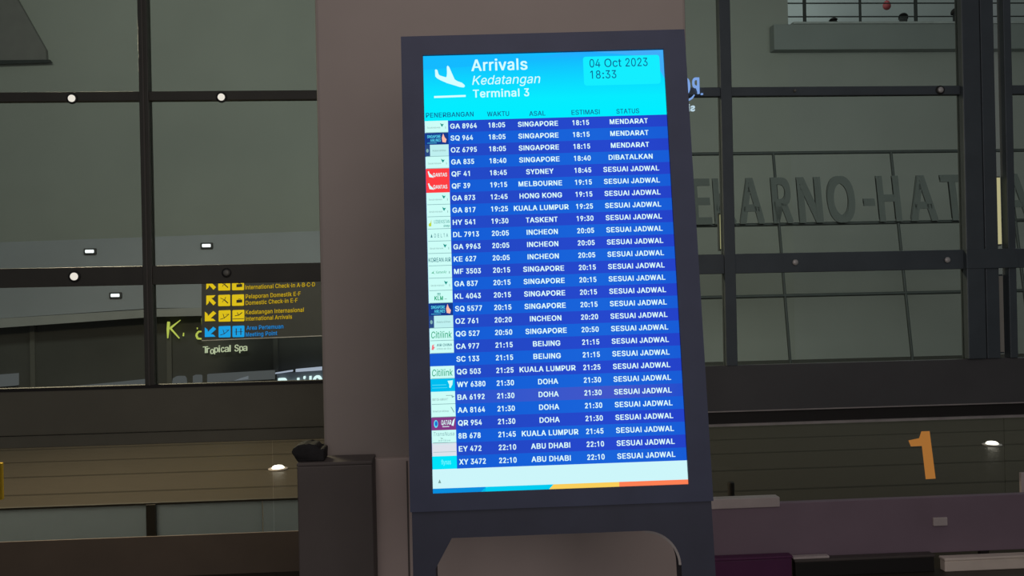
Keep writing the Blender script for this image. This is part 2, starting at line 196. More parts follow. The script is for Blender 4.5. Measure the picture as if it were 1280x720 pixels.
class MB:
    """collects shapes, then links them as one mesh object"""
    def __init__(s): s.v = []; s.f = []; s.mi = []; s.mats = []; s.smooth = []
    def m(s, mt):
        if mt not in s.mats: s.mats.append(mt)
        return s.mats.index(mt)
    def add(s, vs, fs, mt, smooth=False):
        b = len(s.v); s.v += [Vector(x) for x in vs]; i = s.m(mt)
        for f in fs: s.f.append(tuple(b + k for k in f)); s.mi.append(i); s.smooth.append(smooth)
    def bmesh(s, bm, mt, smooth=False):
        bm.verts.ensure_lookup_table(); bm.verts.index_update()
        s.add([v.co for v in bm.verts], [[v.index for v in f.verts] for f in bm.faces], mt, smooth); bm.free()
    def box(s, a, b, mt, bevel=0.):
        bm = bmesh.new(); bmesh.ops.create_cube(bm, size=1)
        for v in bm.verts: v.co = Vector([(a[i] + b[i]) / 2 + v.co[i] * (b[i] - a[i]) for i in range(3)])
        if bevel: bmesh.ops.bevel(bm, geom=bm.edges[:], offset=bevel, segments=2, affect='EDGES', profile=.5)
        s.bmesh(bm, mt)
    def prism(s, pts, d, mt):
        """polygon (3-D points) pushed along d"""
        d = Vector(d); n = len(pts); p = [Vector(q) for q in pts]
        s.add(p + [q + d for q in p], [tuple(range(n)), tuple(range(2 * n - 1, n - 1, -1))] +
              [(i, i + n, (i + 1) % n + n, (i + 1) % n) for i in range(n)], mt)
    def poly(s, pts, mt): s.add(pts, [tuple(range(len(pts)))], mt)
    def tube(s, a, b, r, mt, n=10, r2=None):
        a, b = Vector(a), Vector(b); d = (b - a).normalized(); x = d.orthogonal().normalized(); y = d.cross(x)
        r2 = r if r2 is None else r2
        vs = [a + (x * math.cos(t) + y * math.sin(t)) * r for t in [2 * math.pi * i / n for i in range(n)]] + \
             [b + (x * math.cos(t) + y * math.sin(t)) * r2 for t in [2 * math.pi * i / n for i in range(n)]]
        s.add(vs, [(i, (i + 1) % n, (i + 1) % n + n, i + n) for i in range(n)], mt, True)
        s.add(vs[:n], [tuple(range(n - 1, -1, -1))], mt); s.add(vs[n:], [tuple(range(n))], mt)
    def lathe(s, c, prof, mt, n=20, axis=2):
        vs = []; c = Vector(c)
        for r, h in prof:
            for i in range(n):
                t = 2 * math.pi * i / n; p = [r * math.cos(t), r * math.sin(t), h]
                if axis == 1: p = [p[0], -h, p[1]]
                vs.append(c + Vector(p))
        k = len(prof)
        s.add(vs, [(j * n + i, j * n + (i + 1) % n, (j + 1) * n + (i + 1) % n, (j + 1) * n + i) for j in range(k - 1) for i in range(n)]
              + [tuple(range((k - 1) * n, k * n)), tuple(range(n - 1, -1, -1))], mt, True)
    def text(s, st, org, ex, ez, size, mt, align='l', bold=0., shear=0., space=1.0, width=None, depth=None):
        """lettering: org = baseline point, ex / ez = unit writing and up directions, size = letter size"""
        vs, fs = text_mesh(st, bold, shear, space)
        if not vs: return
        x0 = min(v.x for v in vs); x1 = max(v.x for v in vs); sx = size
        if width: sx = width / max(1e-6, x1 - x0)
        off = {'l': -x0, 'c': -(x0 + x1) / 2, 'r': -x1}[align]
        org, ex, ez = Vector(org), Vector(ex), Vector(ez)
        P = [org + ex * ((v.x + off) * sx) + ez * (v.y * size) for v in vs]
        if depth is None: s.add(P, fs, mt)
        else:
            d = Vector(depth); n = len(P); dn = d.normalized(); P = [p + dn * (v.z * size) for p, v in zip(P, vs)]
            from collections import Counter
            ed = Counter(); orient = {}
            for f in fs:
                for i in range(len(f)):
                    a, b = f[i], f[(i + 1) % len(f)]; ed[frozenset((a, b))] += 1; orient[frozenset((a, b))] = (a, b)
            side = [(orient[e][0], orient[e][0] + n, orient[e][1] + n, orient[e][1]) for e, c in ed.items() if c == 1 and len(e) == 2]
            s.add(P + [q + d for q in P], list(fs) + [tuple(k + n for k in reversed(f)) for f in fs] + side, mt)
    def build(s, name, parent=None, origin=None):
        o0 = Vector(origin) if origin is not None else Vector((0, 0, 0))
        me = bpy.data.meshes.new(name); me.from_pydata([v - o0 for v in s.v], [], s.f)
        for mt in s.mats: me.materials.append(mt)
        for p, i, sm in zip(me.polygons, s.mi, s.smooth): p.material_index = i; p.use_smooth = sm
        bm = bmesh.new(); bm.from_mesh(me)
        if len(bm.faces) < 20000: bmesh.ops.recalc_face_normals(bm, faces=[f for f in bm.faces])
        bm.to_mesh(me); bm.free(); me.update()
        o = bpy.data.objects.new(name, me); COL.objects.link(o); o.location = o0
        if parent is not None:
            o.parent = parent
        return o
def empty(name, loc, label=None, cat=None, group=None, kind=None):
    o = bpy.data.objects.new(name, None); COL.objects.link(o); o.location = loc; o.empty_display_size = .1
    return tag(o, label, cat, group, kind)
def tag(o, label=None, cat=None, group=None, kind=None):
    if label: o['label'] = label
    if cat: o['category'] = cat
    if group: o['group'] = group
    if kind: o['kind'] = kind
    return o
def structure(o): o['kind'] = 'structure'; return o
def child(mb, name, parent):
    """mesh given in world coordinates, parented to a thing placed at parent.location without rotation"""
    o = mb.build(name, parent); o.location = -parent.location; return o

X, Z = Vector((1, 0, 0)), Vector((0, 0, 1))

# ------------------------------------------------------------------ materials
M_shaft = mat('painted_column', (.33, .285, .262), .75, var=.05, scale=2.2)
M_plinth = mat('column_cladding', (.50, .41, .38), .7, var=.05, scale=3)
M_mull = mat('dark_bronze_aluminium', (.068, .066, .058), .45, .1, var=.08)
M_mull_r = mat('blue_black_aluminium', (.092, .112, .128), .5, .3, var=.08)
M_spandrel = mat('brown_spandrel', (.145, .140, .108), .55, var=.08, scale=3)
M_spandrel_r = mat('charcoal_spandrel', (.092, .092, .096), .5, var=.08, scale=3)
M_rail = mat('worn_metal_edge', (.40, .37, .36), .5, .1, var=.15, scale=8)
M_cap = emit('bolt_cap_glint', (232, 226, 214))  # lamp reflection on the bolt caps, put into a glowing colour
M_capdark = mat('cap_ring', (.02, .02, .02), .5)
M_wall_out = mat('grey_green_plaster', (.345, .36, .325), .85, var=.05, scale=.6)
M_wall_out_r = mat('grey_panel', (.345, .36, .335), .85, var=.05, scale=.6)
M_parapet = mat('parapet_grey', (.27, .295, .285), .8, var=.06, scale=1)
M_steel = mat('grey_green_steel', (.038, .044, .042), .6, 0, var=.1)
M_letters = mat('dull_letter_paint', (.105, .115, .110), .9, var=.03, spec=.1)
M_frame = mat('black_powder_coat', (.049, .058, .104), .5, 0, var=.08, scale=9, spec=.25)
M_frame2 = mat('black_stand_coat', (.030, .034, .060), .55, 0, var=.1, scale=9)
M_cab = mat('dark_brown_laminate', (.098, .083, .078), .6, var=.1, scale=4)
M_bag = mat('black_cloth', (.012, .011, .012), .8, var=.3, scale=30, bump=.4)
M_soffit = mat('blue_grey_canopy', (.28, .30, .33), .7, var=.05, scale=1)
M_lip = mat('canopy_lip', (.30, .31, .31), .7, var=.1, scale=1.5)
M_dark = mat('dark_fascia', (.070, .071, .066), .7, var=.12, scale=1.2)
M_darksign = mat('sign_casing', (.045, .045, .045), .5, var=.05)
M_kerb = mat('red_brown_kerb', (.150, .115, .085), .6, var=.12, scale=3)
M_purple = mat('dull_purple_board', (.26, .19, .24), .65, var=.08, scale=3)
M_purple2 = mat('strong_purple_plastic', (.12, .03, .10), .5, var=.08)
M_cream = mat('cream_board', (.90, .78, .68), .6, var=.08)
M_greyboard = mat('light_grey_board', (.62, .54, .53), .6, var=.1)
M_black = mat('matt_black', (.02, .018, .017), .6)
M_orange = emit('glowing_orange_number', (158, 104, 49))  # door number decal, its brightness put into a glowing colour
M_yellow = mat('yellow_board', (.75, .50, .03), .5)
M_glass = glass('clear_facade_glass', (.89, .92, .89), .008)
M_glassd = glass('dark_door_glass', (.79, .79, .76), .01)
M_teal = mat('teal_frosted_glass', (.42, .47, .47), .3, var=.14, scale=1.1)
_nt = M_teal.node_tree; _b = _nt.nodes['Principled BSDF']; _t = _nt.nodes.new('ShaderNodeBsdfTranslucent'); _x = _nt.nodes.new('ShaderNodeMixShader')
_t.inputs['Color'].default_value = (.52, .60, .68, 1); _x.inputs[0].default_value = .6
_nt.links.new(_b.outputs[0], _x.inputs[1]); _nt.links.new(_t.outputs[0], _x.inputs[2]); _nt.links.new(_x.outputs[0], _nt.nodes['Material Output'].inputs['Surface'])

def tile_mat():
    m = bpy.data.materials.new('polished_floor_tiles'); m.use_nodes = True; nt = m.node_tree; b = nt.nodes['Principled BSDF']
    tc = nt.nodes.new('ShaderNodeTexCoord'); br = nt.nodes.new('ShaderNodeTexBrick'); n = nt.nodes.new('ShaderNodeTexNoise')
    br.offset = 0; br.inputs['Scale'].default_value = 1; br.inputs['Brick Width'].default_value = 60; br.inputs['Row Height'].default_value = .72
    br.inputs['Mortar Size'].default_value = .035; br.inputs['Mortar Smooth'].default_value = .5
    br.inputs['Color1'].default_value = (.054, .047, .037, 1); br.inputs['Color2'].default_value = (.051, .045, .035, 1); br.inputs['Mortar'].default_value = (.025, .021, .015, 1)
    nt.links.new(tc.outputs['Object'], br.inputs['Vector']); nt.links.new(br.outputs['Color'], b.inputs['Base Color'])
    n.inputs['Scale'].default_value = 2; b.inputs['Roughness'].default_value = .45; b.inputs['Specular IOR Level'].default_value = .25
    return m
M_floor = tile_mat()

# ------------------------------------------------------------------ floor
b = MB(); b.box((-9, -2.5, -.12), (12, 17.6, 0), M_floor); structure(b.build('floor'))

# ------------------------------------------------------------------ glass facade (plane Y = 5)
YF = 5.0
Z1, Z2, ZS, ZSB = 2.66, 1.668, 1.062, .735      # upper transom, middle transom, sill, underside of the spandrel
zt = 4.2
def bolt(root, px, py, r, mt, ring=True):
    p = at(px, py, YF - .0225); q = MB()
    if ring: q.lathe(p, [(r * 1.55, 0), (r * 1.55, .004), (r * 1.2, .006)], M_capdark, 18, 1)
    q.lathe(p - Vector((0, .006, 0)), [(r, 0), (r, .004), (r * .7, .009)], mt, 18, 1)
    child(q, 'glinting_bolt_cap' if mt is M_cap else 'bolt_cap', root)
def facade(name, x0, x1, mulls, mmat, t1, t2, bolts, glassmat, zs):
    root = structure(empty(name, ((x0 + x1) / 2, YF, ZSB)))
    for a, c, groove in mulls:
        q = MB(); q.box((a, YF - .035, zs), (c, YF + .03, zt), mmat, .003)
        if groove:
            w = (c - a) * .16; xm = (a + c) / 2
            q.box((xm - w / 2, YF - .039, zs), (xm + w / 2, YF - .034, zt), M_mull_hi)
        child(q, 'mullion', root)
    q = MB(); q.box((x0, YF - .022, Z1 - t1 / 2), (x1, YF + .02, Z1 + t1 / 2), mmat, .003); child(q, 'transom', root)
    q = MB(); q.box((x0, YF - .022, Z2 - t2 / 2), (x1, YF + .02, Z2 + t2 / 2), mmat, .003); child(q, 'transom', root)
    xs = [x0] + [v for m_ in mulls for v in m_[:2]] + [x1]
    for i in range(0, len(xs), 2):
        if xs[i + 1] - xs[i] < .01: continue
        for za, zb in ((zs, Z2 - t2 / 2), (Z2 + t2 / 2, Z1 - t1 / 2), (Z1 + t1 / 2, zt)):
            g = MB(); g.box((xs[i], YF - .008, za), (xs[i + 1], YF + .008, zb), glassmat); child(g, 'pane', root)
    for bp in bolts: bolt(root, *bp)
    return root
M_mull_hi = mat('mullion_centre_strip', (.12, .11, .10), .4, .3)
M_capdim = mat('dim_cap', (.22, .22, .20), .5, .2)
M_capgrey = mat('grey_cap', (.60, .58, .57), .4, .2)
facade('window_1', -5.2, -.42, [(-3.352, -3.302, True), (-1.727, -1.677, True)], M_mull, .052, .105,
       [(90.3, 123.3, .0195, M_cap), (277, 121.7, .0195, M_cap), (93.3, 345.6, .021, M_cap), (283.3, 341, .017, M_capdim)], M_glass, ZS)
facade('window_2', .55, 2.965, [(1.535, 1.60, False)], M_mull_r, .052, .113,
       [(1175, 112.6, .017, M_capgrey), (993.5, 328, .017, M_capgrey, False), (1183.5, 325, .017, M_capgrey, False), (993, 113.7, .008, M_capdim, False)], M_glass, ZS + .02)
facade('window_3', 3.272, 4.6, [], M_mull_r, .052, .113, [], M_glass, ZS + .02)

# steel pillar right of the photo: box section, open slot, outer mullion
b = MB()
b.box((2.965, YF - .05, ZS + .022), (3.075, YF + .022, zt), M_mull_r, .006)
b.box((3.085, YF - .04, ZS + .022), (3.165, YF + .022, zt), M_mull_r, .004)
b.box((3.225, YF - .04, ZS + .022), (3.272, YF + .022, zt), M_mull_r, .004)
b.box((2.963, YF - .054, Z2 - .0565), (3.274, YF - .02, Z2 + .0565), M_mull_r, .003)
b.box((3.07, YF - .03, ZS + .022), (3.09, YF + .05, zt), M_black)
structure(b.build('pillar', origin=(3.12, YF, ZS)))

# spandrels
b = MB()
b.box((-5.2, YF - .03, ZSB + .07), (-.42, YF + .012, ZS), M_spandrel, .004)
b.box((-5.2, YF - .02, ZSB), (-.42, YF + .012, ZSB + .066), M_spandrel, .004)
b.box((-5.2, YF - .034, ZS - .016), (-.42, YF + .014, ZS + .002), M_black)
structure(b.build('trim_1', origin=(-1.66, YF, ZSB)))
b = MB()
b.box((.55, YF - .03, ZSB + .085), (4.6, YF + .012, ZS + .022), M_spandrel_r, .004)
b.box((.55, YF - .015, ZSB + .012), (4.6, YF + .012, ZSB + .083), M_black, .004)
b.box((.55, YF - .032, ZSB + .082), (4.6, YF - .01, ZSB + .089), M_rail)
b.box((.55, YF - .036, ZSB), (4.6, YF + .012, ZSB + .014), M_rail)
structure(b.build('trim_2', origin=(2.5, YF, ZSB)))

# glass doors under the spandrel
def door(name, x0, x1, splits, zb, kerb_mat):
    root = structure(empty(name, ((x0 + x1) / 2, YF, 0)))
    xs = [x0] + splits + [x1]
    for a, c in zip(xs[:-1], xs[1:]):
        g = MB(); g.box((a + .002, YF - .006, zb), (c - .002, YF + .006, ZSB), M_glassd); child(g, 'pane', root)
    k = MB(); k.box((x0, YF - .020, 0), (x1, YF - .008, zb), kerb_mat, .002); child(k, 'kerb', root)
    return root
d1 = door('door_1', -5.2, -.42, [-1.05], .225, M_kerb)
d2 = door('door_2', .55, 4.6, [1.6, 3.2], .10, M_black)

# ------------------------------------------------------------------ column behind the kiosk
YC = 3.2
pl, pr = at(391, 0, YC), at(857, 0, YC)
pb = at(405, 570, YC)
root = structure(empty('column', ((pl.x + pr.x) / 2, YC + .4, 0)))
b = MB(); b.box((pb.x, YC, 0), (pr.x, YC + .9, 4.2), M_shaft, .012)
child(b, 'shaft', root)
b = MB(); q0, q1 = at(466, 574, YC - .035), at(880, 600, YC - .035)
b.box((q0.x, YC - .035, 0), (q1.x, YC - .001, q0.z), M_plinth, .003)
b.box((q0.x + .118, YC - .039, 0), (q0.x + .124, YC - .034, q0.z - .01), M_cab)
child(b, 'plinth', root)

# dark cabinet in front of the column's left corner, bag on top
c0, c1 = at(371, 579, 3.03), at(465, 577, 3.03)
t = empty('cabinet', ((c0.x + c1.x) / 2, 3.09, 0), 'narrow dark brown cabinet standing against the left corner of the column', 'cabinet')
b = MB(); b.box((c0.x, 3.03, .05), (c1.x, 3.155, c0.z - .012), M_cab, .004); child(b, 'carcass', t)
b = MB(); b.box((c0.x - .001, 3.029, c0.z - .012), (c1.x + .001, 3.156, c0.z), M_cab, .003); child(b, 'top', t)
b = MB(); b.box((c0.x + .01, 3.045, 0), (c1.x - .01, 3.15, .05), M_black); child(b, 'base', t)
bag_px = [(372, 579), (369, 573), (364.5, 566), (366, 561), (372, 557), (380, 555), (386, 556.2), (394, 555.8), (397.5, 559), (399, 562.5), (402, 560.8), (405.5, 562), (405, 577.5)]
zb0 = c0.z; pts_ = [at(x, y, 3.05) for x, y in bag_px]
for p in pts_: p.z = max(p.z, zb0 + .0005)
cx_ = sum(p.x for p in pts_) / len(pts_)
b0 = MB(); b0.prism(pts_, (0, .085, 0), M_bag); bm = bmesh.new()
vv = [bm.verts.new(v) for v in b0.v]
for f_ in b0.f: bm.faces.new([vv[k] for k in f_])
bmesh.ops.bevel(bm, geom=bm.edges[:], offset=.0045, segments=3, affect='EDGES', profile=.6, clamp_overlap=True)
for v in bm.verts: v.co += Vector((noise.noise(v.co * 60), noise.noise(v.co * 60 + Vector((7, 0, 0))), 0)) * .0015
b = MB(); b.bmesh(bm, M_bag, True)
tag(b.build('black_bag', origin=(cx_, 3.09, zb0)), 'small crumpled black cloth bag lying on top of the dark cabinet', 'bag')

# ------------------------------------------------------------------ arrivals kiosk
W, H = .685, 1.218
KC = Vector((.26302, 2.42224, 1.61655)); ky, kl, kr = math.radians(-2.4395), math.radians(-7.1004), math.radians(-.621)
KR = Matrix.Rotation(ky, 4, 'Z') @ Matrix.Rotation(kl, 4, 'X') @ Matrix.Rotation(kr, 4, 'Y')
LEN = KC.z / KR.col[2].z                               # from the screen centre down the stand to the floor
KM = Matrix.Translation(KC) @ KR @ Matrix.Translation((0, 0, -LEN))
kiosk = empty('arrivals_kiosk', (0, 0, 0), 'tall black totem with a glowing blue flight arrivals screen in front of the column', 'information kiosk')
kiosk.matrix_world = KM
def k3(x, z, y=0): return Vector((x, y, z + LEN))
KI = KM.inverted()
def scr(px, py):
    """photo pixel -> point of the screen's own plane (x, z from its centre)"""
    o = KI @ CAM; d = (KI.to_3x3() @ ray(px, py)); tt = -o.y / d.y; p = o + d * tt; return p.x, p.z - LEN
# housing: a bezel frame around the recessed screen
bx0, bx1, bz0, bz1 = -.4035, .4055, -.655, .665
b = MB(); fy0, fy1 = -.010, .085
for a, c in (((bx0, bz0), (-W / 2, bz1)), ((W / 2, bz0), (bx1, bz1)), ((-W / 2, H / 2), (W / 2, bz1)), ((-W / 2, bz0), (W / 2, -H / 2))):
    b.box((a[0], fy0, a[1] + LEN), (c[0], fy1, c[1] + LEN), M_frame)
o = b.build('housing', kiosk)
b = MB(); b.box((bx0 + .004, fy1, bz0 + .004 + LEN), (bx1 - .004, fy1 + .012, bz1 - .004 + LEN), M_frame2, .004); b.build('back_cover', kiosk)
# stand plate: head band, two legs, opening with a chamfered and a rounded corner
ox0, ox1, oz = -.3395, .311, -.7265
ri = .092
outer = [(-.3995, bz0 - .001), (.401, bz0 - .001), (.401, -LEN + .02), (ox1, -LEN + .02)]
arc = [(ox1 - ri + ri * math.cos(a), oz - ri + ri * math.sin(a)) for a in [math.radians(5 * i) for i in range(0, 19)]]
inner = arc + [(-.295, oz), (ox0, -.803), (ox0, -LEN + .02)]
pts = outer + inner + [(-.3995, -LEN + .02)]
n_ = len(pts); tris = tessellate_polygon([[Vector((x, z, 0)) for x, z in pts]])
b = MB(); P0 = [k3(x, z, -.004) for x, z in pts]; P1 = [p + Vector((0, .07, 0)) for p in P0]
b.add(P0 + P1, [tuple(t_) for t_ in tris] + [tuple(k + n_ for k in reversed(t_)) for t_ in tris] + [(i, (i + 1) % n_, (i + 1) % n_ + n_, i + n_) for i in range(n_)], M_frame2)
b.build('stand', kiosk)
b = MB()
for i in range(len(arc) - 1):
    (xa, za), (xb, zb_) = arc[i], arc[i + 1]
    b.add([k3(xa, za, -.0045), k3(xb, zb_, -.0045), k3(xb - .006 * math.cos(math.radians(5 * i + 5)), zb_ - .006 * math.sin(math.radians(5 * i + 5)), -.001),
           k3(xa - .006 * math.cos(math.radians(5 * i)), za - .006 * math.sin(math.radians(5 * i)), -.001)], [(0, 1, 2, 3)], M_rail)
b.build('edge_strip', kiosk)
b = MB()
cs = [(-.42, -.25), (.42, -.25), (.42, .40), (-.42, .40)]
base = KM @ Vector((0, 0, 0))
ang = ky
wp = [Vector((base.x + x * math.cos(ang) - y * math.sin(ang), base.y + x * math.sin(ang) + y * math.cos(ang), .001)) for x, y in cs]
b.prism([KI @ p for p in wp], KI.to_3x3() @ Vector((0, 0, .022)), M_frame2); b.build('base_plate', kiosk)

# ---- the screen and what it shows
SY = -.001                                        # front of the display glass
M_panel = emit('screen_blue_ground', (24, 84, 212))
scrn = MB(); scrn.box((-W / 2, 0.0, -H / 2 + LEN), (W / 2, .02, H / 2 + LEN), M_panel)
screen = scrn.build('screen', kiosk)
C_white = emit('screen_white_text', (222, 255, 255))
C_navy = emit('screen_navy_text', (18, 92, 142))
C_pale = emit('screen_pale_white', (205, 246, 250))
C_mint = emit('screen_logo_white', (204, 253, 247))
def sbuild(mb, name): return mb.build(name, screen)
def rect(mb, x0, z0, x1, z1, mt, lay=1): mb.poly([k3(x0, z0, -.0006 * lay), k3(x1, z0, -.0006 * lay), k3(x1, z1, -.0006 * lay), k3(x0, z1, -.0006 * lay)], mt)
def spoly(mb, pts, mt, lay=2): mb.poly([k3(x, z, -.0006 * lay) for x, z in pts], mt)
def stext(mb, s, x, z, size, mt, align='l', lay=3, **kw): mb.text(s, k3(x, z, -.0006 * lay), X, Z, size, mt, align, **kw)

ztop = H / 2; zlist = (scr(531, 150.3)[1] + scr(833, 144.6)[1]) / 2; zfoot = (scr(541, 586.2)[1] + scr(859, 576)[1]) / 2
zstrip = (scr(541.5, 609.8)[1] + scr(860, 600.3)[1]) / 2
xl, xr = -W / 2, W / 2
# header
M_head = emit_ramp('screen_header_picture', 2, [(0, (0, 238, 255)), (.3, (6, 236, 255)), (.68, (14, 208, 255)), (.9, (20, 186, 255)), (1, (38, 170, 255))], zlist + LEN, ztop + LEN)
hd = MB(); rect(hd, xl, zlist, xr, ztop, M_head, 1)
M_sweep = emit('screen_header_sweep', (20, 186, 255)); M_sweep2 = emit('screen_header_sweep_right', (66, 172, 248))
sw = [(xl, ztop), (xl + .40, ztop), (xl + .28, ztop - .022), (xl + .16, ztop - .033), (xl, ztop - .040)]
spoly(hd, sw, M_sweep, 1.3)
spoly(hd, [(xr - .20, ztop), (xr, ztop), (xr, ztop - .085), (xr - .012, ztop - .06), (xr - .018, ztop - .022)], M_sweep2, 1.3)
sbuild(hd, 'header_panel')
# date box
dx0, dz1 = scr(728.5, 71); dx1, dz0 = scr(826, 104.5); dz1 = (dz1 + scr(822, 69)[1]) / 2; dz0 = (dz0 + scr(731, 107.6)[1]) / 2
db = MB(); rr = .008
pp = []
for cx2, cz2, a0 in ((dx1 - rr, dz1 - rr, 0), (dx0 + rr, dz1 - rr, 90), (dx0 + rr, dz0 + rr, 180), (dx1 - rr, dz0 + rr, 270)):
    pp += [(cx2 + rr * math.cos(math.radians(a0 + k * 18)), cz2 + rr * math.sin(math.radians(a0 + k * 18))) for k in range(6)]
spoly(db, pp, emit('screen_date_box', (20, 238, 255)), 2)
a = scr(737, 84.2); e = scr(809.5, 81.6)
stext(db, '04 Oct 2023', a[0], a[1] - .001, .0335, C_navy, width=e[0] - a[0], bold=.004)
a = scr(738, 98.7); e = scr(770.5, 98)
stext(db, '18:33', a[0], a[1], .0325, C_navy, width=e[0] - a[0], bold=.004)
sbuild(db, 'date_box')
# titles
C_title = emit('screen_title_white', (214, 255, 255))
ht = MB()
for s, pa, pb_, cap, bold, sh in (('Arrivals', (589.3, 89), (659.5, 88), 14.0, .022, 0), ('Kedatangan', (590.3, 106.3), (675.5, 104.4), 11.2, .002, .22), ('Terminal 3', (591.3, 122.2), (661.5, 120.8), 9.6, .020, 0)):
    a = scr(*pa); e = scr(*pb_); c = scr(pa[0], pa[1] - cap)
    stext(ht, s, a[0], a[1], (c[1] - a[1]) / .727, C_title, width=e[0] - a[0], bold=bold, shear=sh)
sbuild(ht, 'title_text')
# landing plane picture: traced outline of an ordinary arrivals pictogram
ic = MB()
pl_px = [(240, 268), (250, 262), (262, 270), (272, 306), (285, 318), (335, 333), (343, 330), (347, 300), (345, 240), (353, 229), (366, 242),
         (415, 352), (440, 368), (480, 382), (503, 402), (506, 414), (494, 424), (462, 420), (410, 404), (345, 384), (290, 360), (258, 342), (243, 325)]
spoly(ic, [scr(510 + x / 7.11, 50 + y / 7.11) for x, y in pl_px], C_title, 3)
spoly(ic, [scr(510 + x / 7.11, 50 + y / 7.11) for x, y in [(232, 500), (513, 490), (513, 507), (232, 518)]], C_title, 3)
sbuild(ic, 'landing_plane_icon')
# column headings
for s, pa, pb_ in (('PENERBANGAN', (532.6, 148.2), (592, 147)), ('WAKTU', (609, 146.6), (636.5, 146)), ('ASAL', (661.5, 146), (682, 145.3)), ('ESTIMASI', (714.5, 144.6), (749.7, 143.8)), ('STATUS', (770.5, 143.2), (799, 142.6))):
    ch = MB(); a = scr(*pa); e = scr(*pb_); stext(ch, s, a[0], a[1] + .002, .0185, C_navy, width=e[0] - a[0], bold=.016); sbuild(ch, 'column_heading')

ROWS = '''GA 8964|18:05|SINGAPORE|18:15|MENDARAT|ga
SQ 964|18:05|SINGAPORE|18:15|MENDARAT|sq
OZ 6795|18:05|SINGAPORE|18:15|MENDARAT|oz
GA 835|18:40|SINGAPORE|18:40|DIBATALKAN|ga
QF 41|18:45|SYDNEY|18:45|SESUAI JADWAL|qf
QF 39|19:15|MELBOURNE|19:15|SESUAI JADWAL|qf
GA 873|12:45|HONG KONG|19:15|SESUAI JADWAL|ga
GA 817|19:25|KUALA LUMPUR|19:25|SESUAI JADWAL|ga
HY 541|19:30|TASKENT|19:30|SESUAI JADWAL|hy
DL 7913|20:05|INCHEON|20:05|SESUAI JADWAL|dl
GA 9963|20:05|INCHEON|20:05|SESUAI JADWAL|ga
KE 627|20:05|INCHEON|20:05|SESUAI JADWAL|ke
MF 3503|20:15|SINGAPORE|20:15|SESUAI JADWAL|mf
GA 837|20:15|SINGAPORE|20:15|SESUAI JADWAL|ga
KL 4043|20:15|SINGAPORE|20:15|SESUAI JADWAL|kl
SQ 5577|20:15|SINGAPORE|20:15|SESUAI JADWAL|sq
OZ 761|20:20|INCHEON|20:20|SESUAI JADWAL|oz
QG 527|20:50|SINGAPORE|20:50|SESUAI JADWAL|qg
CA 977|21:15|BEIJING|21:15|SESUAI JADWAL|ca
SC 133|21:15|BEIJING|21:15|SESUAI JADWAL|
QG 503|21:25|KUALA LUMPUR|21:25|SESUAI JADWAL|qg
WY 6380|21:30|DOHA|21:30|SESUAI JADWAL|wy
BA 6192|21:30|DOHA|21:30|SESUAI JADWAL|ba
AA 8164|21:30|DOHA|21:30|SESUAI JADWAL|aa
QR 954|21:30|DOHA|21:30|SESUAI JADWAL|qr
8B 678|21:45|KUALA LUMPUR|21:45|SESUAI JADWAL|tn
EY 472|22:10|ABU DHABI|22:10|SESUAI JADWAL|ey
XY 3472|22:10|ABU DHABI|22:10|SESUAI JADWAL|xy'''.split('\n')
dz = (zlist - zfoot) / 28
span = lambda stops, nm: emit_ramp(nm, 0, stops, xl, xr)
M_row = [span([(0, (34, 76, 200)), (.35, (36, 72, 198)), (.75, (38, 72, 206)), (1, (36, 66, 200))], 'screen_row_deep_blue'),
         span([(0, (22, 90, 212)), (.35, (22, 96, 216)), (.7, (26, 100, 218)), (1, (24, 92, 214))], 'screen_row_bright_blue')]
M_row_violet = span([(0, (34, 82, 206)), (.4, (56, 88, 204)), (.75, (66, 86, 200)), (1, (36, 78, 204))], 'screen_row_violet_blue')
avg = lambda p, q: (scr(*p)[0] + scr(*q)[0]) / 2
u_fl = avg((562, 160), (574.8, 575)); u_tm = avg((620.3, 158.5), (635.6, 575.5)); u_ct = avg((671.8, 157), (689.6, 573))
u_es = avg((725.5, 156), (745.3, 571.5)); u_st = avg((785.6, 154.5), (808.2, 569.5)); lx1 = avg((559.7, 160), (571.7, 580))
L_grey = emit('screen_logo_grey', (120, 160, 158)); L_teal = emit('screen_logo_teal', (20, 150, 140)); L_line = emit('screen_logo_rule', (130, 178, 180))
L_red = emit('screen_logo_red', (255, 62, 66)); L_dk = emit('screen_logo_dark_blue', (22, 58, 140)); L_cy = emit('screen_logo_cyan', (96, 226, 250))
L_pk = emit('screen_logo_peach', (255, 190, 170)); L_gr = emit('screen_logo_green', (20, 166, 120)); L_yel = emit('screen_logo_lime', (190, 214, 60))
L_sl = emit('screen_logo_slate', (40, 120, 130)); L_oz = emit('screen_logo_ice', (190, 240, 240)); L_wy = emit('screen_logo_sky', (0, 190, 240)); L_qr = emit('screen_logo_plum', (132, 58, 132))
L_xy = emit('screen_logo_aqua', (0, 228, 250)); L_ey = emit('screen_logo_blush', (222, 226, 236)); L_rose = emit('screen_logo_rose', (240, 120, 130)); L_aq = emit('screen_logo_aqua_text', (130, 250, 255))
L_blu = emit('screen_logo_blue', (30, 110, 210))
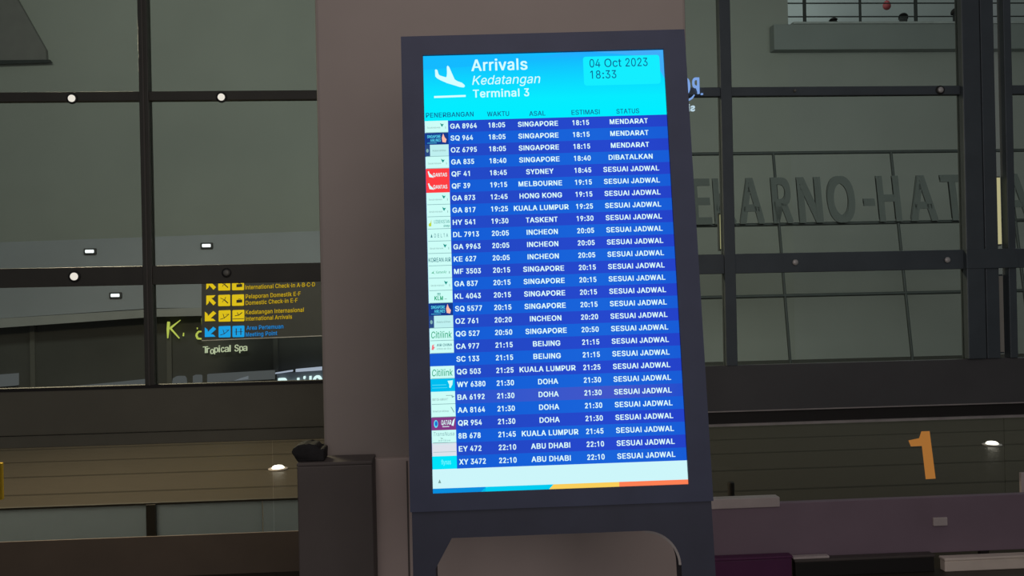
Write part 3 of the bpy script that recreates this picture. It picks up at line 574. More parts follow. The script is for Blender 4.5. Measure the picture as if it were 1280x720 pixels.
def logo(kind, x0, x1, z0, z1):
    mb = MB(); w, h = x1 - x0, z1 - z0
    P = lambda u, v: (x0 + u * w, z0 + v * h)
    R = lambda u0_, v0_, u1_, v1_, mt, lay=3: rect(mb, *P(u0_, v0_), *P(u1_, v1_), mt, lay)
    G = lambda pts, mt, lay=4: spoly(mb, [P(*p) for p in pts], mt, lay)
    T = lambda s, u, v, wid, cap, mt, **k: stext(mb, s, *P(u, v), cap * h / .727, mt, 'l', 4, width=wid * w, **k)
    def ring(u, v, ru, rv, mt, lay=4): G([(u + ru * math.cos(t_ * math.pi / 8), v + rv * math.sin(t_ * math.pi / 8)) for t_ in range(16)], mt, lay)
    bgc = {'sq': L_dk, 'qf': L_red, 'wy': L_wy, 'qr': L_qr, 'xy': L_xy, 'ey': L_ey}.get(kind, C_mint)
    if kind == 'oz':
        R(0, 0, .2, 1, emit('screen_logo_shade', (44, 74, 132)), 2); R(.2, 0, 1, 1, L_oz, 2); ring(.09, .5, .055, .16, L_line)
        T('Asiana airlines', .3, .42, .58, .16, L_grey, bold=-.01)
    else: R(0, 0, 1, 1, bgc, 2)
    if bgc is C_mint: R(0.03, 0, 1, .045, L_line, 3)
    if kind == 'ga':
        T('Garuda Indonesia', .1, .36, .56, .14, L_grey, bold=-.005)
        G([(.66, .80), (.74, .70), (.82, .72), (.74, .46), (.70, .58)], L_teal); R(.88, .32, .90, .5, L_grey)
    elif kind == 'sq':
        T('SINGAPORE', .09, .56, .58, .24, L_cy, bold=.02); T('AIRLINES', .22, .24, .45, .24, L_cy, bold=.02); R(.09, .12, .5, .15, L_cy)
        G([(.74, .2), (.72, .55), (.78, .92), (.84, .6), (.92, .4), (.88, .14)], L_pk)
    elif kind == 'qf':
        G([(.08, .76), (.14, .30), (.34, .24), (.26, .44), (.16, .62), (.13, .80)], C_white); T('QANTAS', .30, .32, .60, .30, C_white, bold=.02)
    elif kind == 'hy':
        G([(.08, .24), (.18, .24), (.19, .80), (.15, .55)], L_yel); ring(.12, .36, .05, .14, L_yel)
        T('UZBEKISTAN', .30, .46, .66, .28, L_teal); T('airways', .70, .16, .26, .2, L_teal, bold=.02)
    elif kind == 'dl':
        T('DELTA', .30, .32, .58, .3, L_sl, space=1.6); G([(.14, .32), (.18, .62), (.22, .32)], L_sl)
    elif kind == 'ke': T('KOREAN AIR', .03, .32, .94, .34, L_sl, bold=.012)
    elif kind == 'mf':
        G([(.13, .40), (.26, .62), (.22, .48), (.28, .34), (.2, .42)], L_gr); T('XiamenAir', .32, .38, .46, .22, L_gr); R(.88, .36, .91, .55, L_grey)
    elif kind == 'kl':
        T('KLM', .24, .24, .36, .32, L_gr, bold=.04); R(.36, .62, .5, .66, L_gr)
        for k in range(3): ring(.38 + k * .05, .76, .02, .06, L_teal)
        R(.66, .3, .76, .34, L_grey)
    elif kind == 'qg': T('Citilink', .07, .22, .86, .52, L_gr, shear=.14, bold=.008)
    elif kind == 'ca':
        G([(.07, .3), (.10, .66), (.20, .74), (.15, .58), (.21, .5), (.14, .28)], L_rose); T('AIR CHINA', .29, .56, .64, .2, L_sl, bold=.02); T('china air line', .29, .3, .60, .14, L_grey)
    elif kind == 'wy':
        R(.06, .50, .64, .54, L_cy); R(.06, .28, .68, .31, L_cy)
        G([(.70, .82), (.92, .86), (.9, .52), (.82, .26), (.76, .30), (.77, .52)], C_mint)
    elif kind == 'ba':
        T('BRITISH AIRWAYS', .06, .3, .66, .18, L_grey); R(.62, .66, .9, .70, L_grey); G([(.84, .66), (.98, .6), (.88, .48)], L_line)
    elif kind == 'aa':
        T('American Airlines', .06, .4, .66, .15, L_grey); G([(.80, .78), (.84, .78), (.96, .36), (.92, .34)], L_line)
    elif kind == 'qr':
        ring(.18, .5, .085, .30, L_cy, 3.5); ring(.19, .52, .055, .2, L_blu, 4.5); T('QATAR', .40, .40, .42, .36, C_white, bold=.02); R(.44, .24, .72, .29, C_white); G([(.82, .34), (.9, .30), (.97, .9), (.88, .72)], C_white)
    elif kind == 'tn':
        T('TransNusa', .07, .56, .86, .3, L_line, shear=.2); G([(.34, .42), (.48, .36), (.40, .32)], L_grey); T('airline', .26, .14, .5, .14, L_line); R(.06, .02, .66, .06, L_line, 4)
    elif kind == 'ey': R(.05, .3, .97, .33, L_line, 3); R(.05, .06, .4, .09, L_oz); R(.05, .9, .9, .93, L_oz)
    elif kind == 'xy': T('flynas', .36, .36, .4, .36, L_aq, bold=-.01)
    sbuild(mb, 'airline_logo')
for i, ln in enumerate(ROWS):
    fl, tm, ct, es, st, lg = ln.split('|'); z1 = zlist - i * dz; z0 = z1 - dz
    rb = MB(); rect(rb, xl, z0, xr, z1, M_row_violet if i == 22 else M_row[i % 2], 1)
    base_z = z0 + dz * .31; sz = .01927 / 1.0154
    for s, x, al in ((fl, u_fl, 'l'), (tm, u_tm, 'c'), (ct, u_ct, 'c'), (es, u_es, 'c'), (st, u_st, 'c')):
        stext(rb, s, x, base_z, sz, C_white, al, 3, bold=.028, width=text_width(s) * sz)
    sbuild(rb, 'flight_row')
    if lg: logo(lg, xl + .0005, lx1, z0 + dz * (.0 if lg != 'oz' else 0), z1)
# footer
ft = MB(); rect(ft, xl, -H / 2, xr, zfoot, C_pale, 1)
tk = scr(549.6, 602); spoly(ft, [(tk[0] - .004, tk[1] - .004), (tk[0] + .004, tk[1] - .004), (tk[0], tk[1] + .006)], L_grey, 2)
sbuild(ft, 'footer_panel')
st_ = MB(); zb_ = -H / 2
u_a, u_b, u_c, u_d = scr(607, 612)[0], scr(692, 607)[0], scr(760, 604)[0], xr
S = [emit('screen_strip_blue', (10, 142, 222)), emit('screen_strip_cyan', (0, 204, 240)), emit('screen_strip_yellow', (250, 206, 90)), emit('screen_strip_orange', (255, 128, 84))]
for xa, xb, mt in ((xl, u_a, S[0]), (u_a, u_b, S[1]), (u_b, u_c + .03, S[2]), (u_c + .03, u_d, S[3])):
    sl = .012 if mt is not S[0] and mt is not S[3] else 0
    spoly(st_, [(xa - sl, zb_), (xb + (.0), zb_), (xb + (.012 if xb is u_b else 0), zstrip), (xa + (.0), zstrip)], mt, 2 + (.3 if mt is S[2] else 0))
sbuild(st_, 'colour_strip')

# ------------------------------------------------------------------ outside, left: wall, canopy, shop fronts
b = MB(); YW = 17.4
b.box((-13, YW, -1), (at(985, 20, YW).x, YW + .3, 11), M_wall_out); structure(b.build('wall_back', origin=(-4, YW, 0)))
# darker soffit corner at top left
def prism_px(mb, pts, Y, depth, mt): mb.prism([at(x, y, Y) for x, y in pts], (0, depth, 0), mt)
b = MB(); prism_px(b, [(-60, -60), (-12, -60), (57, 62), (58, 77), (-60, 81)], 17.3, .1, mat('dark_soffit', (.195, .19, .18), .8, var=.05))
prism_px(b, [(-60, 76), (62, 74.5), (65, 78), (-60, 82)], 17.26, .04, M_steel)
structure(b.build('trim_3', origin=at(0, 40, 17.3)))
# canopy band
b = MB(); prism_px(b, [(-60, 305), (420, 288), (420, 384), (195, 385), (-60, 402)], 15.0, .9, M_soffit)
prism_px(b, [(-60, 402), (195, 386), (420, 381), (420, 391), (195, 396), (-60, 414)], 14.8, .6, M_lip)
structure(b.build('trim_4', origin=at(150, 350, 15.4)))
# dark fascia of the shops
b = MB(); prism_px(b, [(-60, 411), (195, 396), (420, 390), (420, 486), (-60, 500)], 15.2, .5, M_dark)
for px in (40, 211, 344): prism_px(b, [(px - 3, 404), (px + 3, 404), (px + 4, 490), (px - 2, 490)], 15.15, .05, mat('fascia_post', (.11, .11, .10), .7))
structure(b.build('trim_5', origin=at(180, 445, 15.4)))
# small lit ceiling lights on the canopy
M_lamp = emit('small_lamp_light', (246, 250, 255), 1.6)
for px, py, lab in ((112, 314.2, 'small bright light on the canopy left of the mullion, upper of two'), (258, 307, 'small bright light on the canopy right of the mullion'),
                    (144, 369.2, 'small bright light on the canopy just under the middle transom'), (397, 355.3, 'tiny white light at the end of the check-in line of the direction sign'),
                    (398, 375.3, 'tiny white light beside the column, next to the domestic check-in lines')):
    yy = 15.0 if px < 300 else 13.4
    p = at(px, py, yy - .04); k = .069 if px < 300 else .04
    t = empty('ceiling_light', p, lab, 'light', 'small lights outside the left window')
    q = MB(); q.box(p + Vector((-k, -.02, -.026)), p + Vector((k, .02, .026)), M_lamp, .01); child(q, 'lens', t)
    q = MB(); q.box(p + Vector((-k - .03, .0, -.05)), p + Vector((k + .03, .06, .05)), M_darksign, .01); child(q, 'casing', t)
# glowing spa sign
C_lime = emit('spa_sign_lime', (196, 206, 92)); C_limew = emit('spa_sign_white', (196, 204, 170))
sp = at(255, 425, 15.1); t = empty('spa_sign', sp, 'glowing lime handwritten spa sign on the dark fascia, partly behind the direction sign', 'sign')
def ptext(mb, s, pa, pb_, cap, Y, mt, depth=.03, align='l', **kw):
    a = at(*pa, Y); e = at(*pb_, Y); c = at(pa[0], pa[1] - cap, Y); ex_ = (e - a); wd = ex_.length; ex_.normalize(); ez_ = (c - a); h_ = ez_.length; ez_.normalize()
    mb.text(s, a, ex_, ez_, h_ / .727, mt, align, width=wd, depth=(0, depth, 0) if depth else None, **kw)
def stroke(mb, pts, Y, r, mt):
    """one brush stroke of a hand-lettered sign: widths change along it"""
    for (xa, ya, wa), (xb, yb, wb) in zip(pts[:-1], pts[1:]):
        mb.tube(at(xa, ya, Y), at(xb, yb, Y), r * wa, mt, 8, r * wb)
zx = lambda x, y: (190 + x / 9.143, 390 + y / 9.15)
q = MB()
for s_ in ([(190, 112, 2.0), (183, 200, 2.0), (180, 300, .8)], [(325, 92, .5), (215, 180, 1.6)], [(205, 180, 1.5), (312, 300, 1.0)], [(362, 238, .8), (358, 276, 1.1)]):
    stroke(q, [zx(x, y) + (w_,) for x, y, w_ in s_], 15.08, .0118, C_lime)
child(q, 'letter_k', t)
q = MB()
for s_ in ([(580, 222, .8), (530, 225, 1.5), (506, 262, 1.8), (520, 302, 1.7), (580, 308, 1.1)], [(570, 70, .8), (574, 205, .8)], [(517, 178, 1.0), (519, 198, .7)]):
    stroke(q, [zx(x, y) + (w_,) for x, y, w_ in s_], 15.08, .0105, C_lime)
child(q, 'letter_d', t)
for chx, xa_, wd_ in zip('TropicalSpa', (253.5, 258, 262.5, 267.5, 273, 276, 280.5, 286.5, 293, 299, 303.5), (6, 3.6, 4.6, 4.8, 1.6, 4, 5, 1.4, 5, 4.6, 5.2)):
    yy_ = 441.5 - (xa_ - 253.5) * .055 + (1.6 if chx == 'o' else 0); q = MB(); ptext(q, chx, (xa_, yy_), (xa_ + wd_, yy_ - wd_ * .055), 8.2, 15.08, C_limew, .03, bold=.002); child(q, 'letter', t)
# direction sign hanging in front of the shops
YD = 13.2; M_ye = emit('sign_yellow_light', (244, 206, 30)); M_yo = emit('sign_amber_text', (206, 168, 30)); M_bl = emit('sign_blue_light', (30, 172, 250)); M_blt = emit('sign_blue_text', (36, 136, 214)); M_pic = mat('sign_pictogram', (.03, .028, .02), .6)
a0 = at(252, 335, YD); t = empty('direction_sign', at(330, 424, YD), 'black hanging direction sign with three yellow rows and one blue row', 'sign')
q = MB(); q.prism([at(252, 336, YD), at(470, 327, YD), at(470, 418, YD), at(252, 426.5, YD)], (0, .18, 0), M_darksign); child(q, 'casing', t)
q = MB(); prism_px(q, [(252, 425.2), (470, 416.5), (470, 417.5), (252, 426.3)], YD - .01, .02, M_rail); child(q, 'bottom_edge', t)
for px in (300, 440):
    q = MB(); a = at(px, 414, YD + .17); q.tube(a, Vector((a.x, 15.215, a.z)), .025, M_darksign, 8); child(q, 'bracket', t)
YR = YD - .012
ic_px = lambda x, y: (240 + x / 8, 340 + y / 8)
icons = [(100, False, M_ye), (228, False, M_ye), (383, True, M_ye), (541, True, M_bl)]
for r_i, (ty, down, mt) in enumerate(icons):
    q = MB(); hgt = 115
    ytop = 72 if r_i == 0 else ty; yb = ytop + hgt
    AR = [(0, 0), (.94, 0), (.72, .24), (.5, .27), (1, .76), (.74, 1), (.27, .5), (.22, .74), (0, .95)]
    if down: AR = [(u, 1 - v) for u, v in AR][::-1]
    ax0 = 143 if not down else 128
    q.prism([at(*ic_px(ax0 + u * (95 if not down else 112), ytop + 4 + v * 100 + (12 if down else 8) * .5 - u * 4), YR) for u, v in AR], (0, .012, 0), mt)
    for k, xx in enumerate((262, 400)):
        oy = -2 - k * 3
        q.prism([at(*ic_px(xx + (4 if down else 0) + u, ytop + oy + v), YR) for u, v in ((6, 4), (112, 0), (118, 6), (118, 108), (112, 114), (6, 116), (0, 110), (0, 10))], (0, .012, 0), mt)
        fx = lambda u, v: at(*ic_px(xx + (4 if down else 0) + u, ytop + oy + v), YR - .004)
        def line(u0_, v0_, u1_, v1_, w_=5): 
            d_ = Vector((u1_ - u0_, v1_ - v0_)).normalized(); n_ = Vector((-d_.y, d_.x)) * w_ / 2
            q.prism([fx(u0_ + n_.x, v0_ + n_.y), fx(u1_ + n_.x, v1_ + n_.y), fx(u1_ - n_.x, v1_ - n_.y), fx(u0_ - n_.x, v0_ - n_.y)], (0, .003, 0), M_pic)
        if k == 0:
            if r_i < 2: line(22, 34, 60, 52, 6); line(60, 52, 98, 86, 10); line(64, 54, 74, 24, 6); line(40, 76, 54, 56, 5)
            else: line(16, 92, 56, 80, 6); line(56, 80, 104, 40, 6); line(56, 78, 44, 38, 6); line(70, 44, 104, 40, 4)
        elif r_i < 2:
            q.prism([fx(44, 56), fx(102, 52), fx(102, 82), fx(44, 86)], (0, .003, 0), M_pic); line(66, 56, 66, 46, 4); line(84, 54, 84, 44, 4); line(64, 47, 86, 45, 4)
        elif r_i == 2: line(24, 60, 62, 54, 7); line(62, 54, 98, 26, 8); line(60, 54, 48, 26, 6); line(2, 92, 116, 88, 6)
        else: line(38, 28, 38, 96, 9); line(84, 26, 84, 94, 9); line(20, 64, 104, 60, 4)
    child(q, 'pictogram_row', t)
ox = lambda x, y: (300 + x / 8, 340 + y / 8)
YT = YR
for s, pa, pb_, mt in (('Pelaporan Internasional', (52, 92), (600, 60), M_yo), ('International Check-in A-B-C-D', (52, 174), (750, 143), M_yo), ('Pelaporan Domestik E-F', (56, 266), (606, 236), M_yo), ('Domestic Check-in E-F', (56, 330), (576, 302), M_yo),
                       ('Kedatangan Internasional', (56, 424), (638, 397), M_yo), ('International Arrivals', (56, 488), (520, 466), M_yo), ('Area Pertemuan', (64, 580), (434, 563), M_blt), ('Meeting Point', (56, 646), (372, 630), M_blt)):
    q = MB(); ptext(q, s, ox(*pa), ox(*pb_), 5.1, YT, mt, None, bold=.022); child(q, 'text_line', t)
# shop windows and bakery sign just above the sill
M_win = [emit('shop_window_dim', (82, 84, 86)), emit('shop_window_light', (112, 116, 124)), emit('shop_window_white', (176, 184, 206)), emit('shop_counter_edge', (206, 196, 186))]
def shop(pts, mt, lab, Y=15.1):
    q = MB(); prism_px(q, pts, Y, .098 if Y > 15.05 else .049, mt); n = len(pts); c = at(sum(p[0] for p in pts) / n, sum(p[1] for p in pts) / n, Y)
    return tag(q.build('lit_shop_panel', origin=c), lab, 'shop window', 'lit shop panels above the sill')
shop([(-20, 470), (20, 467), (20, 482), (-20, 485)], M_win[0], 'dull grey lit panel at the left edge above the sill')
shop([(60, 486), (140, 478.5), (183, 474), (183, 481), (100, 486.5), (62, 488)], M_win[0], 'long tapering lit counter above the sill left of the mullion')
shop([(62, 486.2), (120, 484), (141, 483.2), (141, 484.4), (62, 487.6)], M_win[3], 'thin bright edge of the tapering counter above the sill', 15.05)
shop([(215, 480), (216, 473), (220, 470.5), (229, 470.5), (231, 473), (232, 480)], M_win[0], 'small rounded lit panel right of the mullion')
shop([(241, 479), (241, 470), (243, 469), (249, 469), (251, 470), (251, 478.5)], M_win[0], 'small square lit panel between rounded panel and long grey panel')
long_panel = shop([(259, 478), (259, 468), (343, 463), (343, 474)], M_win[0], 'long grey lit panel below the spa lettering')
q = MB(); prism_px(q, [(292, 476), (310, 474), (310, 470), (300, 473)], 15.07, .0295, M_win[1]); child(q, 'pale_patch', long_panel)
t = empty('bakery_sign', at(375, 480, 15.1), 'white glowing round letters with pale blue strips, cut off by the sill beside the column', 'sign')
q = MB(); prism_px(q, [(344, 466), (365.5, 462.5), (365.5, 464.5), (344, 467.5)], 15.06, .06, M_win[2]); prism_px(q, [(369.5, 461.5), (402, 458.5), (402, 463), (369.5, 465)], 15.06, .06, M_win[2]); child(q, 'light_strip', t)
q = MB(); prism_px(q, [(346, 467), (410, 463), (410, 492), (346, 496)], 15.12, .078, mat('sign_back', (.20, .22, .26), .6)); child(q, 'backboard', t)
for chx, xa_, wd_ in (('R', 347.5, 11.5), ('o', 361.5, 8), ('t', 370, 5.5), ('i', 379, 2.5), ("'", 386.5, 2.5), ('O', 390.5, 12)):
    yy_ = 491 - (xa_ - 347) * .07; q = MB(); ptext(q, chx, (xa_, yy_), (xa_ + wd_, yy_ - wd_ * .07), 17.5, 15.06, emit('bakery_letter_white', (226, 250, 255), 1.2), .05, bold=.04); child(q, 'letter', t)

# ------------------------------------------------------------------ outside, right: wall, parapet, upper deck, grid, letters
b = MB(); xw0 = at(985, 20, YW).x
zp = at(1090, 34.5, YW).z
b.box((xw0, YW, -1), (16, YW + .3, zp - .02), M_wall_out_r)
structure(b.build('wall_right', origin=(11, YW, 0)))
b = MB(); p0 = at(968, 62, YW - .25); b.box((p0.x, YW - .25, p0.z), (16, YW - .001, zp), M_parapet, .01)
b.box((xw0, YW - .28, zp), (16, YW + .32, zp + .04), mat('coping', (.42, .45, .44), .6, var=.1))
structure(b.build('trim_6', origin=(11, YW, zp - .3)))
DECK = 5.25
b = MB(); b.box((xw0 - 3, YW + .3, DECK - .2), (16, 23, DECK), M_parapet); structure(b.build('floor_1', origin=(11, 20, DECK)))
b = MB(); b.box((xw0 - 3, 23, DECK - .2), (16, 23.2, 12), mat('pale_upper_wall', (.62, .68, .68), .8, var=.08, scale=.5)); structure(b.build('wall_upper', origin=(11, 23, DECK)))
# rail of the upper deck
YG = YW + .12
t = empty('deck_railing', (at(1090, 30, YG).x, YG, zp), 'thin steel railing on the parapet of the upper deck', 'railing')
for ya, yb in ((7.3, .8), (24.4, 17.2), (-14, -20)):
    q = MB(); a, e = at(985, ya, YG), at(1195, yb, YG); a.z = e.z = (a.z + e.z) / 2; e.x = 16; q.tube(a, e, .014, M_steel, 8); child(q, 'rail', t)
for px, hi in ((1006, 0), (1075.5, 1), (1145, 1), (1230, 0), (1290, 0)):
    q = MB(); a = at(px, 33, YG); a.z = zp + .04; q.tube(a, a + Vector((0, 0, 1.5)), .035 if px != 1075.5 else .026, M_steel, 10); child(q, 'post', t)
# red hanging thing
p = at(1108.5, 6.5, 20.5); q = MB(); bm = bmesh.new(); bmesh.ops.create_uvsphere(bm, u_segments=20, v_segments=14, radius=1)
for v in bm.verts:
    v.co = Vector((v.co.x * .095 * (1 - .18 * v.co.z), v.co.y * .08, v.co.z * .115)) + p
q.bmesh(bm, mat('dark_red_paper', (.36, .06, .07), .6, var=.1), True)
q.tube(p + Vector((0, 0, .11)), p + Vector((0, 0, 2.6)), .006, M_black, 6)
tag(q.build('red_ornament', origin=p), 'small dark red rounded ornament hanging above the upper deck', 'ornament')

# people on the upper deck: seen from the shoulders up over the parapet
def person(x, y, facing, height, shirt, lab, lean=0):
    k = height / 1.7; t = empty('person', (x, y, DECK), lab, 'person', 'people on the upper deck')
    J = {'pelvis': (0, 0, .95, .13), 'waist': (0, 0, 1.1, .125), 'chest': (0, .01, 1.3, .15), 'shoulder': (0, 0, 1.42, .10), 'neck': (0, .01, 1.49, .055), 'jaw': (0, -.02, 1.56, .068), 'head': (0, -.005, 1.635, .085),
         'crown': (0, .0, 1.67, .062), 'nose': (0, -.095, 1.60, .014)}
    E = [('pelvis', 'waist'), ('waist', 'chest'), ('chest', 'shoulder'), ('shoulder', 'neck'), ('neck', 'jaw'), ('jaw', 'head'), ('head', 'crown'), ('jaw', 'nose')]
    for s, n in ((-1, 'l'), (1, 'r')):
        J.update({n + 'sh': (s * .19, 0, 1.41, .06), n + 'el': (s * .25, .02, 1.13, .042), n + 'wr': (s * .22, -.16, .98, .03), n + 'hand': (s * .19, -.24, 1.0, .03), n + 'th': (s * .165, -.20, 1.03, .011),
                  n + 'hip': (s * .09, 0, .9, .095), n + 'kn': (s * .1, -.01, .49, .06), n + 'an': (s * .1, .02, .08, .042), n + 'toe': (s * .11, -.15, .035, .035)})
        E += [('shoulder', n + 'sh'), (n + 'sh', n + 'el'), (n + 'el', n + 'wr'), (n + 'wr', n + 'hand'), (n + 'hand', n + 'th'), ('pelvis', n + 'hip'), (n + 'hip', n + 'kn'), (n + 'kn', n + 'an'), (n + 'an', n + 'toe')]
        for q_ in range(4):
            J[n + 'f%d' % q_] = (s * (.165 + q_ * .018), -.31 + abs(q_ - 1.3) * .012, .985, .009); E.append((n + 'hand', n + 'f%d' % q_))
    names = list(J); me = bpy.data.meshes.new('body'); me.from_pydata([Vector(J[n][:3]) * k for n in names], [(names.index(a), names.index(c)) for a, c in E], [])
    o = bpy.data.objects.new('body', me); COL.objects.link(o); o.parent = t
    md = o.modifiers.new('skin', 'SKIN'); md.use_smooth_shade = True
    for n, sv in zip(names, me.skin_vertices[0].data): sv.radius = (J[n][3] * k, J[n][3] * k * (.8 if n in ('chest', 'waist', 'shoulder') else 1)); sv.use_root = n == 'pelvis'
    o.modifiers.new('sub', 'SUBSURF').levels = 2; o.modifiers['sub'].render_levels = 2
    me.materials.append(shirt)
    bm = bmesh.new(); bmesh.ops.create_icosphere(bm, subdivisions=3, radius=1)
    bmesh.ops.delete(bm, geom=[v for v in bm.verts if v.co.z < -.1 - .35 * (1 if v.co.y > 0 else -1.2)], context='VERTS')
    for v in bm.verts: v.co = Vector((v.co.x * .088, v.co.y * .098 + .004, v.co.z * .085 + 1.655)) * k
    q = MB(); q.bmesh(bm, mat('dark_hair', (.02, .018, .016), .7, var=.2, scale=40), True); h = q.build('hair', t)
    t.rotation_euler = (0, 0, facing); return t
M_sh = [mat('dark_shirt', (.05, .055, .055), .8, var=.1), mat('grey_shirt', (.07, .075, .075), .8, var=.1), mat('black_shirt', (.04, .042, .045), .8, var=.1)]
for px, py, mt, fc, lab, Y in ((1042, 24.5, M_sh[0], .3, 'person seen only as a low dark head behind the parapet, left of the three', YW + .95),
                            (1129, 18.8, M_sh[1], -.5, 'person in dark grey clothing leaning at the parapet below the red ornament', YW + .85),
                            (1196, 12.5, M_sh[2], .9, 'person in black half hidden by the steel pillar', YW + .85)):
    p = at(px, py, Y); person(p.x, p.y, fc, p.z - DECK, mt, lab)

# leaning steel grid that carries the big letters
LEAN = math.radians(9.2); G0 = at(1040, 450, 13.0)
def on_grid(px, py, off=0.):
    nrm = Vector((0, math.cos(LEAN), -math.sin(LEAN))); d = ray(px, py); tt = (G0 - nrm * off - CAM).dot(nrm) / d.dot(nrm); return CAM + d * tt
gu = Vector((0, math.sin(LEAN), math.cos(LEAN)))
t = empty('steel_grid', (G0.x, G0.y, 0), 'leaning steel grid of thin bars outside the right window', 'grid')
zrow = [(on_grid(912, y0_).z + on_grid(1195, y1_).z) / 2 for y0_, y1_ in ((193.8, 187.2), (281.5, 276.8), (370.8, 365.5))]
def gp(x, z): return Vector((x, G0.y + (z - G0.z) * math.tan(LEAN), z))
gx0, gx1 = on_grid(780, 280).x, on_grid(1420, 280).x
for z in zrow:
    q = MB(); q.tube(gp(gx0, z), gp(gx1, z), .027, M_steel, 8); child(q, 'rail', t)
xa = (on_grid(968, 194).x + on_grid(986, 448).x) / 2; xb = (on_grid(1115, 192).x + on_grid(1139, 448).x) / 2
for k in range(-1, 4):
    x = xa + (xb - xa) * k; q = MB(); q.tube(gp(x, 0.02), gp(x, zrow[0]), .024, M_steel, 8); child(q, 'post', t)
t = empty('letter_sign', gp(on_grid(1050, 275).x, zrow[1]), 'big dark spaced letters standing on the middle rail of the leaning grid', 'sign')
for chx, px, wpx in (('E', 878, 24), ('K', 907, 27), ('A', 940, 31), ('R', 979, 25), ('N', 1014, 30), ('O', 1053, 35), ('-', 1088, 14), ('H', 1113, 28), ('A', 1155, 34), ('T', 1194, 29), ('T', 1233, 29), ('A', 1273, 34)):
    yb_ = 276.5 - (px - 900) * .0155; a, e = on_grid(px - wpx / 2, yb_, .05), on_grid(px + wpx / 2, yb_, .05); zt_ = on_grid(px, yb_ - 52, .05)
    zz = zrow[1] + .03
    org = gp((a.x + e.x) / 2, zz) + Vector((0, -.078, 0)); q = MB()
    q.text(chx, org, X, gu, (zt_.z - zz) / math.cos(LEAN) / .727, M_letters, 'c', bold=.040, width=e.x - a.x, depth=Vector((0, .030, 0)))
    child(q, 'letter', t)
# reflected highlights on pillar and mullion, put into slim glowing strips
M_glint = emit('warm_reflected_highlight', (176, 170, 128)); M_glint_pale = emit('pale_reflected_highlight', (196, 196, 186))
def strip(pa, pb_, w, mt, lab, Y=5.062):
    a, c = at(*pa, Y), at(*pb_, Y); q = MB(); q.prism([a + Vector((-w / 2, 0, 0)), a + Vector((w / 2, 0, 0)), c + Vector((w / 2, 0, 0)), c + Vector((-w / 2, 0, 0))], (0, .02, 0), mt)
    m_ = (a + c) / 2; t = empty('upright_strip', (m_.x, Y, min(a.z, c.z)), lab, 'light', 'vertical strips at the pillar and mullion')
    child(q, 'strip_face', t)
    q = MB(); q.box((m_.x - w * .8, Y + .02, min(a.z, c.z) - .01), (m_.x + w * .8, Y + .05, max(a.z, c.z) + .01), M_mull_r); child(q, 'strip_back', t)
strip((1246.4, 222), (1248.6, 305), .036, M_glint, 'warm reflected highlight built as a vertical glowing strip in the slot of the steel pillar', 4.985)
strip((902.6, 268), (903.5, 311), .018, M_glint, 'warm reflected highlight built as a vertical glowing strip beside the mullion right of the kiosk')
strip((1249.8, 345), (1252, 440), .036, mat('strip_grey', (.36, .35, .31), .5), 'plain grey vertical strip under the warm one in the pillar slot', 4.985)
# mirrored blue sign behind the kiosk's edge
YB2 = 4.945
p = at(866, 118, YB2); t = empty('blue_sign', p, 'small glowing pale blue mirrored lettering at the right edge of the kiosk', 'sign')
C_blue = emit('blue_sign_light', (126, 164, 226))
def mtext(s_, px, py, cap, wpx, mt, name, bold=.03):
    q = MB(); a = at(px, py, YB2); c = at(px, py - cap, YB2); w_ = (at(px + wpx, py, YB2) - a).length
    q.text(s_, a, -X, Z, (c - a).length / .727, mt, 'l', bold=bold, width=w_, depth=(0, .012, 0)); child(q, name, t)
mtext('P', 874.6, 116.5, 19.5, 8.4, C_blue, 'letter'); mtext('C', 863.2, 117, 19.5, 11, C_blue, 'letter'); mtext("'", 879, 121, 4.5, 2.4, C_blue, 'letter', .05)
q = MB(); sw_ = [(857, 124.6, .7), (861, 125, 1.0), (865, 122.5, 1.0), (868, 118.5, .6)]
stroke(q, sw_, YB2 + .006, .0055, C_blue); child(q, 'swash', t)
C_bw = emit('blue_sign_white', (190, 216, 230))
mtext('s', 869, 138.5, 8.6, 5.2, C_bw, 'letter'); mtext('i', 862.5, 139, 8.6, 2.2, C_bw, 'letter')
q = MB(); a = at(857, 128, YB2 + .012); e = at(880, 118, YB2 + .012); q.box((a.x, YB2 + .012, Z1 - .02), (e.x, YF - .0225, Z1 + .02), M_mull_r); child(q, 'bracket', t)
# ------------------------------------------------------------------ low things outside and in front of the glass
# downlight reflections on the floor, built as small glowing domes
M_floor_glint = emit('downlight_reflection', (255, 250, 236), 7.0)
for px, py, lab in ((347.5, 582.5, 'glowing dome for a downlight reflection on the floor outside the left glass door'), (1240, 552.5, 'glowing dome for a downlight reflection on the floor outside the right glass door')):
    d = ray(px, py); p = CAM + d * ((.03 - CAM.z) / d.z); p.z = 0
    t = empty('downlight_glint', p, lab, 'light', 'downlight reflections on the floor')
    q = MB(); q.lathe(p, [(.085, 0), (.085, .010), (.06, .014)], M_rail, 24); child(q, 'ring', t)
    q = MB(); q.lathe(p + Vector((0, 0, .013)), [(.054, 0), (.050, .010), (.036, .020), (.012, .025)], M_floor_glint, 24); child(q, 'lens', t)  # no lamp lens: glowing dome for the downlight reflection
